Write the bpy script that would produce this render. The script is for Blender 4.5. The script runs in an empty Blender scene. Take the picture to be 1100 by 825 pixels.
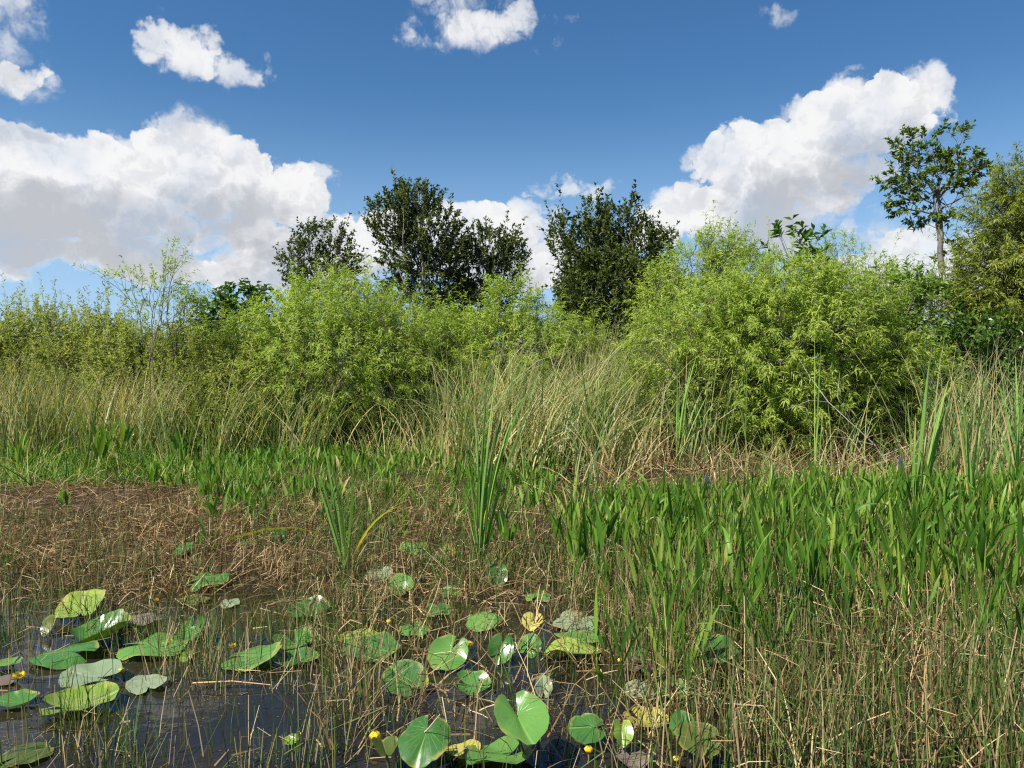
import bpy, math
import numpy as np

# ------------------------------------------------------------------ camera
SC = bpy.context.scene
COL = SC.collection
EYE = 1.65                      # metres above the water
F = 823.0                       # focal length in photo pixels (1100 wide)
HORIZON = 400.0
cam_data = bpy.data.cameras.new("camera")
cam_data.sensor_fit = 'HORIZONTAL'
cam_data.sensor_width = 36.0
cam_data.lens = 36.0 * F / 1100.0
cam_data.clip_start = 0.05
cam_data.clip_end = 5000.0
cam = bpy.data.objects.new("camera", cam_data)
COL.objects.link(cam)
cam.location = (0, 0, EYE)
cam.rotation_euler = (math.radians(90) - math.atan((412.5 - HORIZON) / F), 0, 0)
SC.camera = cam

# ------------------------------------------------------------------ light
SUN_EL = 53.0
SUN_AZ = -126.0                 # degrees clockwise from +Y (straight ahead): behind the viewer's left shoulder
_se, _sa = math.radians(SUN_EL), math.radians(SUN_AZ)
TO_SUN = (math.sin(_sa) * math.cos(_se), math.cos(_sa) * math.cos(_se), math.sin(_se))
sun_data = bpy.data.lights.new("sun", 'SUN')
sun_data.energy = 5.0
sun_data.angle = math.radians(0.53)
sun_data.color = (1.0, 0.95, 0.86)
sun = bpy.data.objects.new("sun", sun_data)
COL.objects.link(sun)
from mathutils import Vector
sun.rotation_euler = Vector(TO_SUN).to_track_quat('Z', 'Y').to_euler()

SC.view_settings.view_transform = 'Standard'
SC.view_settings.look = 'None'
SC.view_settings.exposure = 0.82
SC.view_settings.gamma = 1.0
SC.view_settings.use_curve_mapping = False
SC.cycles.max_bounces = 6
SC.cycles.diffuse_bounces = 3
SC.cycles.glossy_bounces = 3
SC.cycles.transmission_bounces = 4
SC.cycles.transparent_max_bounces = 4
SC.cycles.caustics_reflective = False
SC.cycles.caustics_refractive = False
SC.cycles.sample_clamp_indirect = 6.0
SC.cycles.use_adaptive_sampling = True
SC.cycles.adaptive_threshold = 0.02
SC.cycles.use_denoising = False
SC.cycles.filter_width = 1.2

# ------------------------------------------------------------------ node helpers
class NT:
    """Small wrapper that adds and links shader nodes."""
    def __init__(self, tree):
        self.t = tree
    def n(self, kind, **props):
        nd = self.t.nodes.new(kind)
        for k, v in props.items():
            setattr(nd, k, v)
        return nd
    def put(self, sock, v):
        if isinstance(v, bpy.types.NodeSocket):
            self.t.links.new(v, sock)
        elif v is not None:
            sock.default_value = v
    def math(self, op, a, b=None, c=None, clamp=False):
        nd = self.n('ShaderNodeMath', operation=op, use_clamp=clamp)
        for i, v in enumerate((a, b, c)):
            self.put(nd.inputs[i], v)
        return nd.outputs[0]
    def vmath(self, op, a, b=None):
        nd = self.n('ShaderNodeVectorMath', operation=op)
        self.put(nd.inputs[0], a)
        self.put(nd.inputs[1], b)
        return nd.outputs['Value'] if op in ('DOT_PRODUCT', 'LENGTH') else nd.outputs['Vector']
    def noise(self, vec, scale, detail=2.0, rough=0.5, out='Fac', lac=2.0, typ='FBM'):
        nd = self.n('ShaderNodeTexNoise', noise_dimensions='3D')
        nd.noise_type = typ
        self.put(nd.inputs['Vector'], vec)
        nd.inputs['Scale'].default_value = scale
        nd.inputs['Detail'].default_value = detail
        nd.inputs['Roughness'].default_value = rough
        nd.inputs['Lacunarity'].default_value = lac
        return nd.outputs[out]
    def smooth(self, x, a, b, lo=0.0, hi=1.0, typ='SMOOTHSTEP'):
        nd = self.n('ShaderNodeMapRange', interpolation_type=typ, clamp=True)
        self.put(nd.inputs['Value'], x)
        for k, v in (('From Min', a), ('From Max', b), ('To Min', lo), ('To Max', hi)):
            self.put(nd.inputs[k], v)
        return nd.outputs['Result']
    def ramp(self, fac, stops, interp='LINEAR'):
        nd = self.n('ShaderNodeValToRGB')
        cr = nd.color_ramp
        cr.interpolation = interp
        while len(cr.elements) < len(stops):
            cr.elements.new(0.5)
        for e, (p, c) in zip(cr.elements, stops):
            e.position = p
            e.color = tuple(c) + (1.0,)
        self.put(nd.inputs[0], fac)
        return nd.outputs[0]
    def mix(self, fac, a, b, blend='MIX'):
        nd = self.n('ShaderNodeMix', data_type='RGBA', blend_type=blend)
        self.put(nd.inputs[0], fac)
        for s, v in ((nd.inputs[6], a), (nd.inputs[7], b)):
            self.put(s, tuple(v) + (1.0,) if isinstance(v, tuple) and len(v) == 3 else v)
        return nd.outputs[2]

# ------------------------------------------------------------------ sky and clouds (world)
# cloud lobes: azimuth / elevation of each puff, its angular radii and weight
def _lobe(px, py, rx, ry, w=1.0):
    az = math.atan((px - 550) / F)
    el = math.atan((HORIZON - py) / (F / math.cos(az)))
    k = math.cos(az)
    return (math.degrees(az), math.degrees(el), math.degrees(rx / F) * k * k, math.degrees(ry / F) * k, w)

CLOUDS = [_lobe(*c) for c in (
    # large bank on the left
    (-60, 190, 130, 75, 1.1), (5, 178, 90, 60, 1.0), (75, 205, 120, 62, 1.0), (140, 195, 110, 62, 1.0), (218, 160, 82, 56, 1.1),
    (262, 190, 72, 52, 0.9), (338, 200, 55, 20, 0.75), (300, 216, 55, 22, 0.6), (90, 236, 180, 34, 0.6), (246, 226, 44, 26, 0.5),
    # lower bank behind the trees
    (85, 274, 110, 28, 0.85), (-10, 283, 110, 32, 0.85), (165, 282, 80, 24, 0.8), (255, 274, 90, 40, 0.95), (325, 258, 76, 50, 0.95),
    (395, 260, 70, 44, 1.0), (470, 254, 90, 52, 1.05), (545, 260, 78, 60, 1.05), (600, 290, 45, 36, 0.7), (400, 310, 200, 22, 0.6),
    (45, 342, 70, 16, 0.7), (0, 305, 150, 26, 0.4), (320, 300, 120, 20, 0.4),
    # upper small ones
    (-10, 24, 96, 70, 0.74), (20, 93, 84, 24, 0.62), (74, 86, 30, 14, 0.3), (190, 46, 56, 34, 0.5), (222, 66, 74, 32, 0.52), (272, 78, 52, 16, 0.34),
    (492, 8, 84, 56, 0.66), (408, 40, 50, 13, 0.3), (836, 12, 26, 34, 0.5), (580, 42, 130, 30, 0.36), (622, 197, 66, 13, 0.72),
    # big one on the right
    (972, 114, 50, 44, 1.0), (922, 124, 70, 46, 1.0), (862, 142, 74, 40, 0.95), (800, 163, 60, 30, 0.85), (742, 164, 34, 18, 0.7),
    (900, 165, 120, 34, 0.9), (790, 200, 76, 32, 1.0), (738, 232, 74, 36, 1.0), (700, 250, 40, 24, 0.8), (830, 222, 96, 44, 1.0), (905, 200, 60, 26, 0.6),
    (800, 262, 70, 36, 0.8), (948, 262, 66, 46, 0.95), (1005, 290, 80, 60, 1.0), (905, 300, 90, 30, 0.8), (1080, 300, 60, 50, 0.7),
)]

world = bpy.data.worlds.new("World")
SC.world = world
world.use_nodes = True
world.cycles.sampling_method = 'MANUAL'
world.cycles.sample_map_resolution = 512
wt = world.node_tree
wt.nodes.clear()

grp = bpy.data.node_groups.new("cloud_field", 'ShaderNodeTree')
grp.interface.new_socket("Vector", in_out='INPUT', socket_type='NodeSocketVector')
grp.interface.new_socket("Field", in_out='OUTPUT', socket_type='NodeSocketFloat')
g = NT(grp)
gi, go = g.n('NodeGroupInput'), g.n('NodeGroupOutput')
p0 = gi.outputs[0]                                   # (azimuth, elevation, 0) in degrees
w1 = g.noise(p0, 0.22, 5.0, 0.56, 'Color')
off = g.vmath('MULTIPLY', g.vmath('SUBTRACT', w1, (0.5, 0.5, 0.5)), (7.0, 5.0, 0.0))
p1 = g.vmath('ADD', p0, off)
acc = 0.0
for az, el, ra, rb, wgt in CLOUDS:
    mp = g.n('ShaderNodeVectorMath', operation='MULTIPLY_ADD')
    g.put(mp.inputs[0], p1)
    mp.inputs[1].default_value = (1 / ra, 1 / rb, 0)
    mp.inputs[2].default_value = (-az / ra, -el / rb, 0)
    d2 = g.vmath('DOT_PRODUCT', mp.outputs[0], mp.outputs[0])
    q = g.math('SUBTRACT', 1.0, d2, clamp=True)
    acc = g.math('MULTIPLY_ADD', g.math('SQRT', q), wgt, acc)
# free-form clouds over the rest of the sky
azs, els, _ = None, None, None
sp = g.n('ShaderNodeSeparateXYZ'); g.put(sp.inputs[0], p0)
side = g.smooth(g.math('ABSOLUTE', sp.outputs[0]), 42.0, 60.0)
rest = g.smooth(g.noise(g.vmath('MULTIPLY', p1, (0.02, 0.045, 1.0)), 1.0, 2.0, 0.5), 0.52, 0.78, 0.0, 1.0)
acc = g.math('MULTIPLY_ADD', rest, side, acc)
g.put(go.inputs[0], acc)

w = NT(wt)
geo = w.n('ShaderNodeTexCoord')
dirv = geo.outputs['Generated']
sx = w.n('ShaderNodeSeparateXYZ'); w.put(sx.inputs[0], dirv)
azn = w.math('MULTIPLY', w.math('ARCTAN2', sx.outputs[0], sx.outputs[1]), 57.29578)
eln = w.math('MULTIPLY', w.math('ARCSINE', sx.outputs[2]), 57.29578)
cmb = w.n('ShaderNodeCombineXYZ'); w.put(cmb.inputs[0], azn); w.put(cmb.inputs[1], eln)
ae = cmb.outputs[0]
def field(v):
    nd = w.n('ShaderNodeGroup'); nd.node_tree = grp
    w.put(nd.inputs[0], v)
    return nd.outputs[0]
wob = w.vmath('MULTIPLY', w.vmath('SUBTRACT', w.noise(ae, 0.5, 3.0, 0.6, 'Color'), (0.5, 0.5, 0.5)), (2.6, 2.2, 0.0))
aew = w.vmath('ADD', ae, wob)
def puff(v):
    nd = w.n('ShaderNodeTexVoronoi', voronoi_dimensions='2D', feature='F1')
    w.put(nd.inputs['Vector'], v)
    nd.inputs['Scale'].default_value = 0.33
    nd.inputs['Detail'].default_value = 3.0
    nd.inputs['Roughness'].default_value = 0.55
    nd.inputs['Lacunarity'].default_value = 2.3
    return nd.outputs['Distance']
pf0 = puff(aew)
pf1 = puff(w.vmath('ADD', aew, (-0.35, 0.8, 0.0)))
fine = w.noise(ae, 0.7, 5.0, 0.58)
base0 = field(ae)
f0 = w.math('MULTIPLY_ADD', w.math('SUBTRACT', 0.42, pf0), 0.5, base0)
f0 = w.math('MULTIPLY_ADD', w.math('SUBTRACT', fine, 0.5), 0.6, f0)
f1 = field(w.vmath('ADD', ae, (-1.3, 3.0, 0.0)))     # what lies between this point and the sun
# crisp at the sunlit side, ragged and thin below
soft = w.smooth(w.math('SUBTRACT', base0, f1), -0.6, 0.7, 0.95, 0.42)
alpha = w.smooth(f0, 0.24, w.math('ADD', soft, 0.16))
alpha = w.math('MULTIPLY', alpha, w.smooth(w.noise(ae, 0.16, 4.0, 0.6), 0.3, 0.55, 0.72, 1.0))
alpha = w.math('MULTIPLY', alpha, w.smooth(base0, 0.25, 1.05, 0.38, 1.0))
bump = w.smooth(w.math('SUBTRACT', pf1, pf0), -0.3, 0.3, -0.5, 0.5, 'LINEAR')
shade = w.math('MULTIPLY', w.smooth(f1, 0.2, 2.6), w.smooth(f0, 0.2, 1.2))
shade = w.math('MULTIPLY_ADD', w.math('SUBTRACT', w.noise(ae, 0.26, 5.0, 0.6), 0.5), 0.85, shade)
shade = w.math('MULTIPLY_ADD', bump, -0.34, shade)
shade = w.math('ADD', shade, 0.07)
ccol = w.ramp(shade, [(0.0, (1.0, 1.0, 1.0)), (0.25, (.85, .86, .885)), (0.6, (.67, .69, .73)), (1.0, (.53, .555, .605))], 'B_SPLINE')
ccol = w.vmath('SCALE', ccol); ccol.node.inputs['Scale'].default_value = 8.2
sky = w.n('ShaderNodeTexSky', sky_type='NISHITA')
sky.sun_disc = False
sky.sun_elevation = _se
sky.sun_rotation = _sa
sky.altitude = 0.0
sky.air_density = 1.0
sky.dust_density = 0.15
sky.ozone_density = 3.0
hsv = w.n('ShaderNodeHueSaturation')
hsv.inputs['Saturation'].default_value = 1.25
hsv.inputs['Value'].default_value = 1.0
w.put(hsv.inputs['Color'], sky.outputs[0])
air = w.mix(w.smooth(eln, -1.0, 22.0, 0.75, 0.0, 'SMOOTHERSTEP'), hsv.outputs[0], (3.6, 5.6, 8.4))
skycol = w.mix(alpha, air, ccol)
bg = w.n('ShaderNodeBackground')
bg.inputs['Strength'].default_value = 0.066
w.put(bg.inputs['Color'], skycol)
out = w.n('ShaderNodeOutputWorld')
w.put(out.inputs['Surface'], bg.outputs[0])

# ------------------------------------------------------------------ mesh helpers
RNG = np.random.default_rng(20240519)
def U(a, b, n=None): return RNG.uniform(a, b, n)
def N(s, n=None): return RNG.normal(0.0, s, n)

def ground_at(px, py):
    """Ground point (water level) seen at a photo pixel."""
    d = EYE * F / (py - HORIZON)
    return np.array([(px - 550) / F * d, d, 0.0])
def at(px, py, d):
    """World point at a photo pixel and a distance in front of the camera."""
    return np.array([(px - 550) / F * d, d, EYE - (py - HORIZON) / F * d])

class Geo:
    """Collects vertices, quads, triangles and two per-vertex values, then links them as ONE mesh object."""
    def __init__(self):
        self.v, self.q, self.t, self.rnd, self.along, self.mi, self.n = [], [], [], [], [], [], 0
    def add(self, v, q=None, t=None, rnd=0.5, along=0.5, mi=0):
        v = np.asarray(v, np.float32).reshape(-1, 3)
        k = len(v)
        self.v.append(v)
        if q is not None and len(q):
            self.q.append((np.asarray(q, np.int64).reshape(-1, 4) + self.n, mi))
        if t is not None and len(t):
            self.t.append((np.asarray(t, np.int64).reshape(-1, 3) + self.n, mi))
        self.rnd.append(np.broadcast_to(np.asarray(rnd, np.float32), (k,)))
        self.along.append(np.broadcast_to(np.asarray(along, np.float32), (k,)))
        self.n += k
    def mesh(self, name, mats, smooth=True):
        me = bpy.data.meshes.new(name)
        v = np.concatenate(self.v)
        me.vertices.add(len(v)); me.vertices.foreach_set('co', v.ravel())
        qs = [a for a, _ in self.q]; ts = [a for a, _ in self.t]
        mi = [np.full(len(a), m) for a, m in self.q] + [np.full(len(a), m) for a, m in self.t]
        nq, ntr = sum(map(len, qs)), sum(map(len, ts))
        loops = np.concatenate([a.ravel() for a in qs + ts]).astype(np.int32)
        me.loops.add(len(loops)); me.loops.foreach_set('vertex_index', loops)
        me.polygons.add(nq + ntr)
        starts = np.concatenate([np.arange(nq) * 4, nq * 4 + np.arange(ntr) * 3]).astype(np.int32)
        me.polygons.foreach_set('loop_start', starts)
        me.polygons.foreach_set('material_index', np.concatenate(mi).astype(np.int32))
        me.polygons.foreach_set('use_smooth', np.full(nq + ntr, smooth))
        for nm, dat in (('rnd', self.rnd), ('along', self.along)):
            a = me.attributes.new(nm, 'FLOAT', 'POINT')
            a.data.foreach_set('value', np.concatenate(dat).astype(np.float32))
        me.update(calc_edges=True)
        me.validate()
        for m in (mats if isinstance(mats, (list, tuple)) else [mats]):
            me.materials.append(m)
        return me
    def build(self, name, mats, parent=None, smooth=True):
        o = bpy.data.objects.new(name, self.mesh(name, mats, smooth))
        COL.objects.link(o)
        if parent is not None:
            o.parent = parent
        return o

def tag(o, label=None, cat=None, group=None, kind=None):
    for k, v in (('label', label), ('category', cat), ('group', group), ('kind', kind)):
        if v: o[k] = v
    return o
def thing(name, label, cat, loc=(0, 0, 0), rz=0.0, group=None, scale=1.0):
    o = bpy.data.objects.new(name, None)
    COL.objects.link(o)
    o.empty_display_size = 0.1
    o.location = tuple(float(x) for x in loc); o.rotation_euler = (0, 0, rz); o.scale = (scale,) * 3
    return tag(o, label, cat, group)
def dup(root, loc, rz, label=None, scale=1.0, group=None):
    r = root.copy(); COL.objects.link(r)
    r.location = tuple(float(x) for x in loc); r.rotation_euler = (0, 0, rz); r.scale = (scale,) * 3
    if label: r['label'] = label
    if group: r['group'] = group
    for ch in list(root.children):
        c = ch.copy(); COL.objects.link(c); c.parent = r
        for gch in ch.children:
            e = gch.copy(); COL.objects.link(e); e.parent = c
    return r

def unit(v): return v / np.maximum(np.linalg.norm(v, axis=-1, keepdims=True), 1e-9)

def blades(geo, base, az, lean, bend, length, width, nseg=4, profile='taper', twist=None, power=1.5, rnd=None, fold=0.0, mi=0, kink=None):
    """Ribbon leaves: each starts at base, tilts by lean towards az (radians, from +Y clockwise) and bends over by a further bend."""
    base = np.asarray(base, float); n = len(base)
    f = lambda x: np.broadcast_to(np.asarray(x, float), (n,))
    az, lean, bend, length, width = map(f, (az, lean, bend, length, width))
    twist = f(U(-1.3, 1.3, n) if twist is None else twist)
    rnd = f(U(0, 1, n) if rnd is None else rnd)
    h = np.stack([np.sin(az), np.cos(az), 0 * az], -1)
    up = np.array([0, 0, 1.0])
    s0 = np.stack([np.cos(az), -np.sin(az), 0 * az], -1)
    p = base.copy(); pts, tans = [p.copy()], []
    for i in range(nseg + 1):
        t = i / nseg
        th = lean + bend * t ** power
        if kink is not None:
            th = th + np.where(t > kink[0], kink[1], 0.0)
        d = h * np.sin(th)[:, None] + up * np.cos(th)[:, None]
        tans.append(d)
        if i < nseg:
            tm = (i + .5) / nseg
            thm = lean + bend * tm ** power
            if kink is not None:
                thm = thm + np.where(tm > kink[0], kink[1], 0.0)
            p = p + (h * np.sin(thm)[:, None] + up * np.cos(thm)[:, None]) * (length / nseg)[:, None]
            pts.append(p.copy())
    k = 3 if fold else 2
    rings = []
    for i in range(nseg + 1):
        t = i / nseg
        if profile == 'taper': wv = max(0.04, 1 - t ** 1.7)
        elif profile == 'lance': wv = max(0.06, math.sin(math.pi * min(1, t ** 0.8 * 0.97 + .03)) ** 0.8)
        elif profile == 'strap': wv = max(0.06, min(1.0, 0.7 + t) * (1 - (max(0, t - .6) / .4) ** 2 * .94))
        else: wv = max(0.3, 1 - 0.6 * t)
        d = tans[i]
        nrm = np.cross(s0, d)
        side = s0 * np.cos(twist)[:, None] + nrm * np.sin(twist)[:, None]
        hw = (width * wv * .5)[:, None]
        if k == 2:
            rings += [pts[i] - side * hw, pts[i] + side * hw]
        else:
            nn = np.cross(side, d)
            rings += [pts[i] - side * hw + nn * hw * fold, pts[i], pts[i] + side * hw + nn * hw * fold]
    V = np.stack(rings, 1)                                  # n, (nseg+1)*k, 3
    m = V.shape[1]
    q = []
    for i in range(nseg):
        for j in range(k - 1):
            a = i * k + j
            q.append((a, a + 1, a + k + 1, a + k))
    q = np.array(q)
    Q = (q[None] + (np.arange(n) * m)[:, None, None]).reshape(-1, 4)
    al = np.repeat(np.linspace(0, 1, nseg + 1), k)
    geo.add(V.reshape(-1, 3), Q, rnd=np.repeat(rnd, m), along=np.tile(al, n), mi=mi)
    return pts[-1]

def leaves(geo, p, d, L, W, rnd=None, fold=0.25, nrm=None, droop=0.0, mi=0):
    """Small folded lance leaves, four vertices each."""
    p = np.asarray(p, float); n = len(p)
    d = unit(np.asarray(d, float))
    if nrm is None:
        nrm = unit(np.stack([N(.6, n), N(.6, n), np.ones(n)], -1))
    s = unit(np.cross(d, nrm)); nn = np.cross(s, d)
    L = np.broadcast_to(np.asarray(L, float), (n,))[:, None]; W = np.broadcast_to(np.asarray(W, float), (n,))[:, None]
    tip = p + d * L; tip[:, 2] -= droop * L[:, 0]
    mid = p + d * L * .42 + nn * W * fold
    V = np.stack([p, mid - s * W * .5, tip, mid + s * W * .5], 1)
    Q = np.arange(n * 4).reshape(-1, 4)
    rnd = U(0, 1, n) if rnd is None else np.broadcast_to(rnd, (n,))
    geo.add(V.reshape(-1, 3), Q, rnd=np.repeat(rnd, 4), along=np.tile([0, .4, 1, .4], n), mi=mi)

def limbs(geo, a, b, ra, rb, sides=5, rnd=0.5, mi=0):
    """Tapered round segments from points a to points b."""
    a, b = np.asarray(a, float), np.asarray(b, float); n = len(a)
    d = unit(b - a)
    ref = np.where(np.abs(d[:, 2:3]) > .9, np.array([[1.0, 0, 0]]), np.array([[0, 0, 1.0]]))
    s = unit(np.cross(d, ref)); t = np.cross(s, d)
    an = np.arange(sides) * 2 * math.pi / sides
    ring = s[:, None] * np.cos(an)[None, :, None] + t[:, None] * np.sin(an)[None, :, None]
    ra = np.broadcast_to(ra, (n,))[:, None, None]; rb = np.broadcast_to(rb, (n,))[:, None, None]
    V = np.concatenate([a[:, None] + ring * ra, b[:, None] + ring * rb], 1)
    j = np.arange(sides)
    q = np.stack([j, (j + 1) % sides, (j + 1) % sides + sides, j + sides], -1)
    Q = (q[None] + (np.arange(n) * 2 * sides)[:, None, None]).reshape(-1, 4)
    geo.add(V.reshape(-1, 3), Q, rnd=rnd if np.isscalar(rnd) else np.repeat(rnd, 2 * sides), along=np.tile(np.repeat([0, 1.0], sides), n), mi=mi)

def curve_tube(geo, pts, r0, r1, sides=6, mi=0, rnd=.5):
    pts = np.asarray(pts, float); m = len(pts)
    r = np.linspace(r0, r1, m)
    limbs(geo, pts[:-1], pts[1:], r[:-1], r[1:], sides, rnd, mi)

def skeleton(base, tips, r_tip=0.004, wiggle=0.06, pull=0.5, expo=0.42, stems=1, spread=0.15):
    """Branching wood from a base to every tip: tips are split again and again and each group shares a limb."""
    A, B, RA, RB, par = [], [], [], [], np.zeros_like(tips)
    rad = lambda n: r_tip * n ** expo
    def seg(p, q, ra, rb):
        L = np.linalg.norm(q - p)
        k = 2 if L > .25 else 1
        prev = p
        for i in range(1, k + 1):
            c = p + (q - p) * i / k
            if i < k: c = c + N(wiggle * L * .5, 3)
            A.append(prev); B.append(c); RA.append(ra + (rb - ra) * (i - 1) / k); RB.append(ra + (rb - ra) * i / k)
            prev = c
    def rec(p, idx, r):
        n = len(idx)
        if n == 1:
            seg(p, tips[idx[0]], min(r, rad(1) * 1.3), rad(1) * .7); par[idx[0]] = p
            return
        T = tips[idx]; c = T.mean(0)
        k = 2 if n < 10 or RNG.random() < .65 else 3
        X = T - c
        _, _, vt = np.linalg.svd(X + N(1e-4, X.shape), full_matrices=False)
        s = X @ vt[0]
        o = np.argsort(s)
        cut = np.array_split(o, k) if k == 3 else [o[:max(1, int(n * U(.35, .65)))], o[max(1, int(n * U(.35, .65))):]]
        if k == 2:
            m = min(n - 1, max(1, int(n * U(.35, .65)))); cut = [o[:m], o[m:]]
        dist = np.linalg.norm(c - p)
        q = p + (c - p) * (pull * U(.75, 1.2)) + N(wiggle * dist, 3)
        rb = min(r, rad(n))
        seg(p, q, r, rb)
        for g_ in cut:
            if len(g_): rec(q, idx[g_], min(rb, rad(len(g_)) * 1.12))
    allidx = np.arange(len(tips))
    if stems == 1:
        rec(np.asarray(base, float), allidx, rad(len(tips)) * 1.25)
    else:
        an = np.arctan2(tips[:, 0] - base[0], tips[:, 1] - base[1]); o = np.argsort(an + N(.25, len(an)))
        for g_ in np.array_split(o, stems):
            b0 = np.asarray(base, float) + np.array([N(spread), N(spread), 0])
            rec(b0, allidx[g_], rad(len(g_)) * 1.2)
    return np.array(A), np.array(B), np.array(RA), np.array(RB), par

def in_lobes(lobes, n, shell=0.55):
    """Random points in a set of ellipsoids (cx,cy,cz,rx,ry,rz), pushed towards their outer shells."""
    lb = np.asarray(lobes, float)
    wgt = (lb[:, 3] * lb[:, 4] * lb[:, 5]) ** .75; wgt /= wgt.sum()
    k = RNG.choice(len(lb), n, p=wgt)
    d = unit(RNG.normal(size=(n, 3)))
    r = U(0, 1, n) ** (1 / 3) * (1 - shell) + shell * U(.75, 1.05, n)
    return lb[k, :3] + d * lb[k, 3:] * r[:, None], d, k

# ------------------------------------------------------------------ materials
def leaf_material(name, stops, rough=0.5, transl=0.35, tint=(1.25, 1.35, 0.5), tipdry=None, spec=0.4, blotch=0.0, back=None, patch=None):
    """Leaf colour varies from leaf to leaf (attribute rnd); old leaves dry from the tip (attribute along)."""
    m = bpy.data.materials.new(name); m.use_nodes = True
    t = NT(m.node_tree); m.node_tree.nodes.clear()
    r = t.n('ShaderNodeAttribute', attribute_name='rnd').outputs['Fac']
    a = t.n('ShaderNodeAttribute', attribute_name='along').outputs['Fac']
    pos = t.n('ShaderNodeTexCoord').outputs['Object']
    fac = r
    if patch:
        fac = t.math('ADD', r, t.math('MULTIPLY', t.math('SUBTRACT', t.noise(pos, patch[0], 2.0), 0.5), patch[1]), clamp=True)
    c = t.ramp(fac, stops)
    if tipdry:
        col, start, odds = tipdry
        r2 = t.math('FRACT', t.math('MULTIPLY', r, 17.31))
        f = t.math('MULTIPLY', t.smooth(a, t.math('SUBTRACT', 1.0, t.math('MULTIPLY', r2, 1 - start)), 1.02), t.smooth(r2, 1 - odds, 1 - odds * .6))
        c = t.mix(f, c, col)
    if blotch:
        bn = t.smooth(t.noise(pos, 30.0, 4.0, .65), .55, .75, 0.0, blotch)
        c = t.mix(bn, c, (.22, .19, .06))
    if back:
        gm = t.n('ShaderNodeNewGeometry').outputs['Backfacing']
        c = t.mix(gm, c, back)
    p = t.n('ShaderNodeBsdfPrincipled')
    t.put(p.inputs['Base Color'], c); p.inputs['Roughness'].default_value = rough
    p.inputs['Specular IOR Level'].default_value = spec * .6
    tr = t.n('ShaderNodeBsdfTranslucent')
    t.put(tr.inputs['Color'], t.mix(1.0, c, tint, 'MULTIPLY'))
    mx = t.n('ShaderNodeMixShader'); mx.inputs[0].default_value = transl
    t.put(mx.inputs[1], p.outputs[0]); t.put(mx.inputs[2], tr.outputs[0])
    o = t.n('ShaderNodeOutputMaterial'); t.put(o.inputs[0], mx.outputs[0])
    return m

def bark_material(name, dark, light, scale=14.0):
    m = bpy.data.materials.new(name); m.use_nodes = True
    t = NT(m.node_tree); m.node_tree.nodes.clear()
    pos = t.n('ShaderNodeTexCoord').outputs['Object']
    st = t.vmath('MULTIPLY', pos, (1, 1, .35))
    c = t.ramp(t.noise(st, scale, 5.0, .65), [(.3, dark), (.7, light)])
    p = t.n('ShaderNodeBsdfPrincipled')
    t.put(p.inputs['Base Color'], c); p.inputs['Roughness'].default_value = .85
    b = t.n('ShaderNodeBump'); b.inputs['Strength'].default_value = .5; b.inputs['Distance'].default_value = .01
    t.put(b.inputs['Height'], t.noise(st, scale * 2, 4.0, .6)); t.put(p.inputs['Normal'], b.outputs[0])
    o = t.n('ShaderNodeOutputMaterial'); t.put(o.inputs[0], p.outputs[0])
    return m

GREEN_STEM = leaf_material('rush_stems', [(0, (.035, .075, .015)), (.4, (.085, .15, .028)), (.58, (.15, .19, .05)), (.68, (.26, .19, .09)), (1, (.44, .34, .19))], .55, .2)
DEAD_STEM = leaf_material('dead_sedge', [(0, (.05, .032, .014)), (.35, (.15, .092, .038)), (.7, (.32, .215, .095)), (1, (.60, .47, .26))], .7, .15, (1.1, 1.0, .8), spec=.25)
REED = leaf_material('reed_blades', [(0, (.06, .11, .035)), (.35, (.14, .22, .065)), (.54, (.25, .31, .10)), (.68, (.44, .39, .17)), (1, (.62, .48, .25))], .5, .3, tipdry=((.52, .42, .24), .45, .55))
GRASS = leaf_material('green_grass', [(0, (.06, .14, .015)), (.5, (.12, .25, .028)), (.85, (.21, .33, .045)), (1, (.45, .38, .17))], .45, .3, patch=(1.2, .5))
PICKEREL = leaf_material('pickerel_leaves', [(0, (.025, .075, .008)), (.3, (.07, .165, .018)), (.65, (.14, .27, .03)), (.86, (.26, .36, .055)), (.95, (.36, .36, .08)), (1, (.48, .38, .17))], .4, .36, tipdry=((.34, .25, .10), .75, .35), spec=.4)
CATTAIL = leaf_material('cattail_leaves', [(0, (.14, .28, .055)), (.6, (.24, .41, .09)), (.85, (.36, .46, .10)), (1, (.55, .48, .12))], .45, .3, tipdry=((.50, .33, .16), .75, .4))
STRAW = leaf_material('dry_leaf', [(0, (.48, .27, .10)), (.5, (.60, .38, .17)), (1, (.70, .55, .32))], .65, .2, (1.1, 1.0, .7))
YELLOW_LEAF = leaf_material('yellowing_leaf', [(0, (.45, .52, .08)), (1, (.72, .62, .10))], .5, .3)
WILLOW = leaf_material('willow_leaves', [(0, (.17, .24, .035)), (.4, (.31, .40, .06)), (.8, (.43, .50, .11)), (1, (.52, .51, .17))], .6, .48, tint=(1.1, 1.25, .6))
WILLOW_OLIVE = leaf_material('olive_willow_leaves', [(0, (.11, .15, .02)), (.5, (.21, .25, .035)), (.9, (.31, .33, .06)), (1, (.4, .37, .1))], .45, .35)
SCRUB = leaf_material('scrub_leaves', [(0, (.18, .23, .04)), (.4, (.32, .37, .075)), (.75, (.44, .46, .13)), (.93, (.52, .48, .2)), (1, (.54, .45, .26))], .6, .5, tint=(1.05, 1.15, .7))
DARKLEAF = leaf_material('dark_leaves', [(0, (.032, .05, .009)), (.5, (.075, .105, .018)), (.85, (.14, .165, .028)), (1, (.19, .18, .04))], .5, .25, spec=.3)
BROAD = leaf_material('broad_leaves', [(0, (.04, .10, .018)), (.6, (.075, .15, .025)), (1, (.13, .20, .04))], .35, .3, spec=.5)
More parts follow.
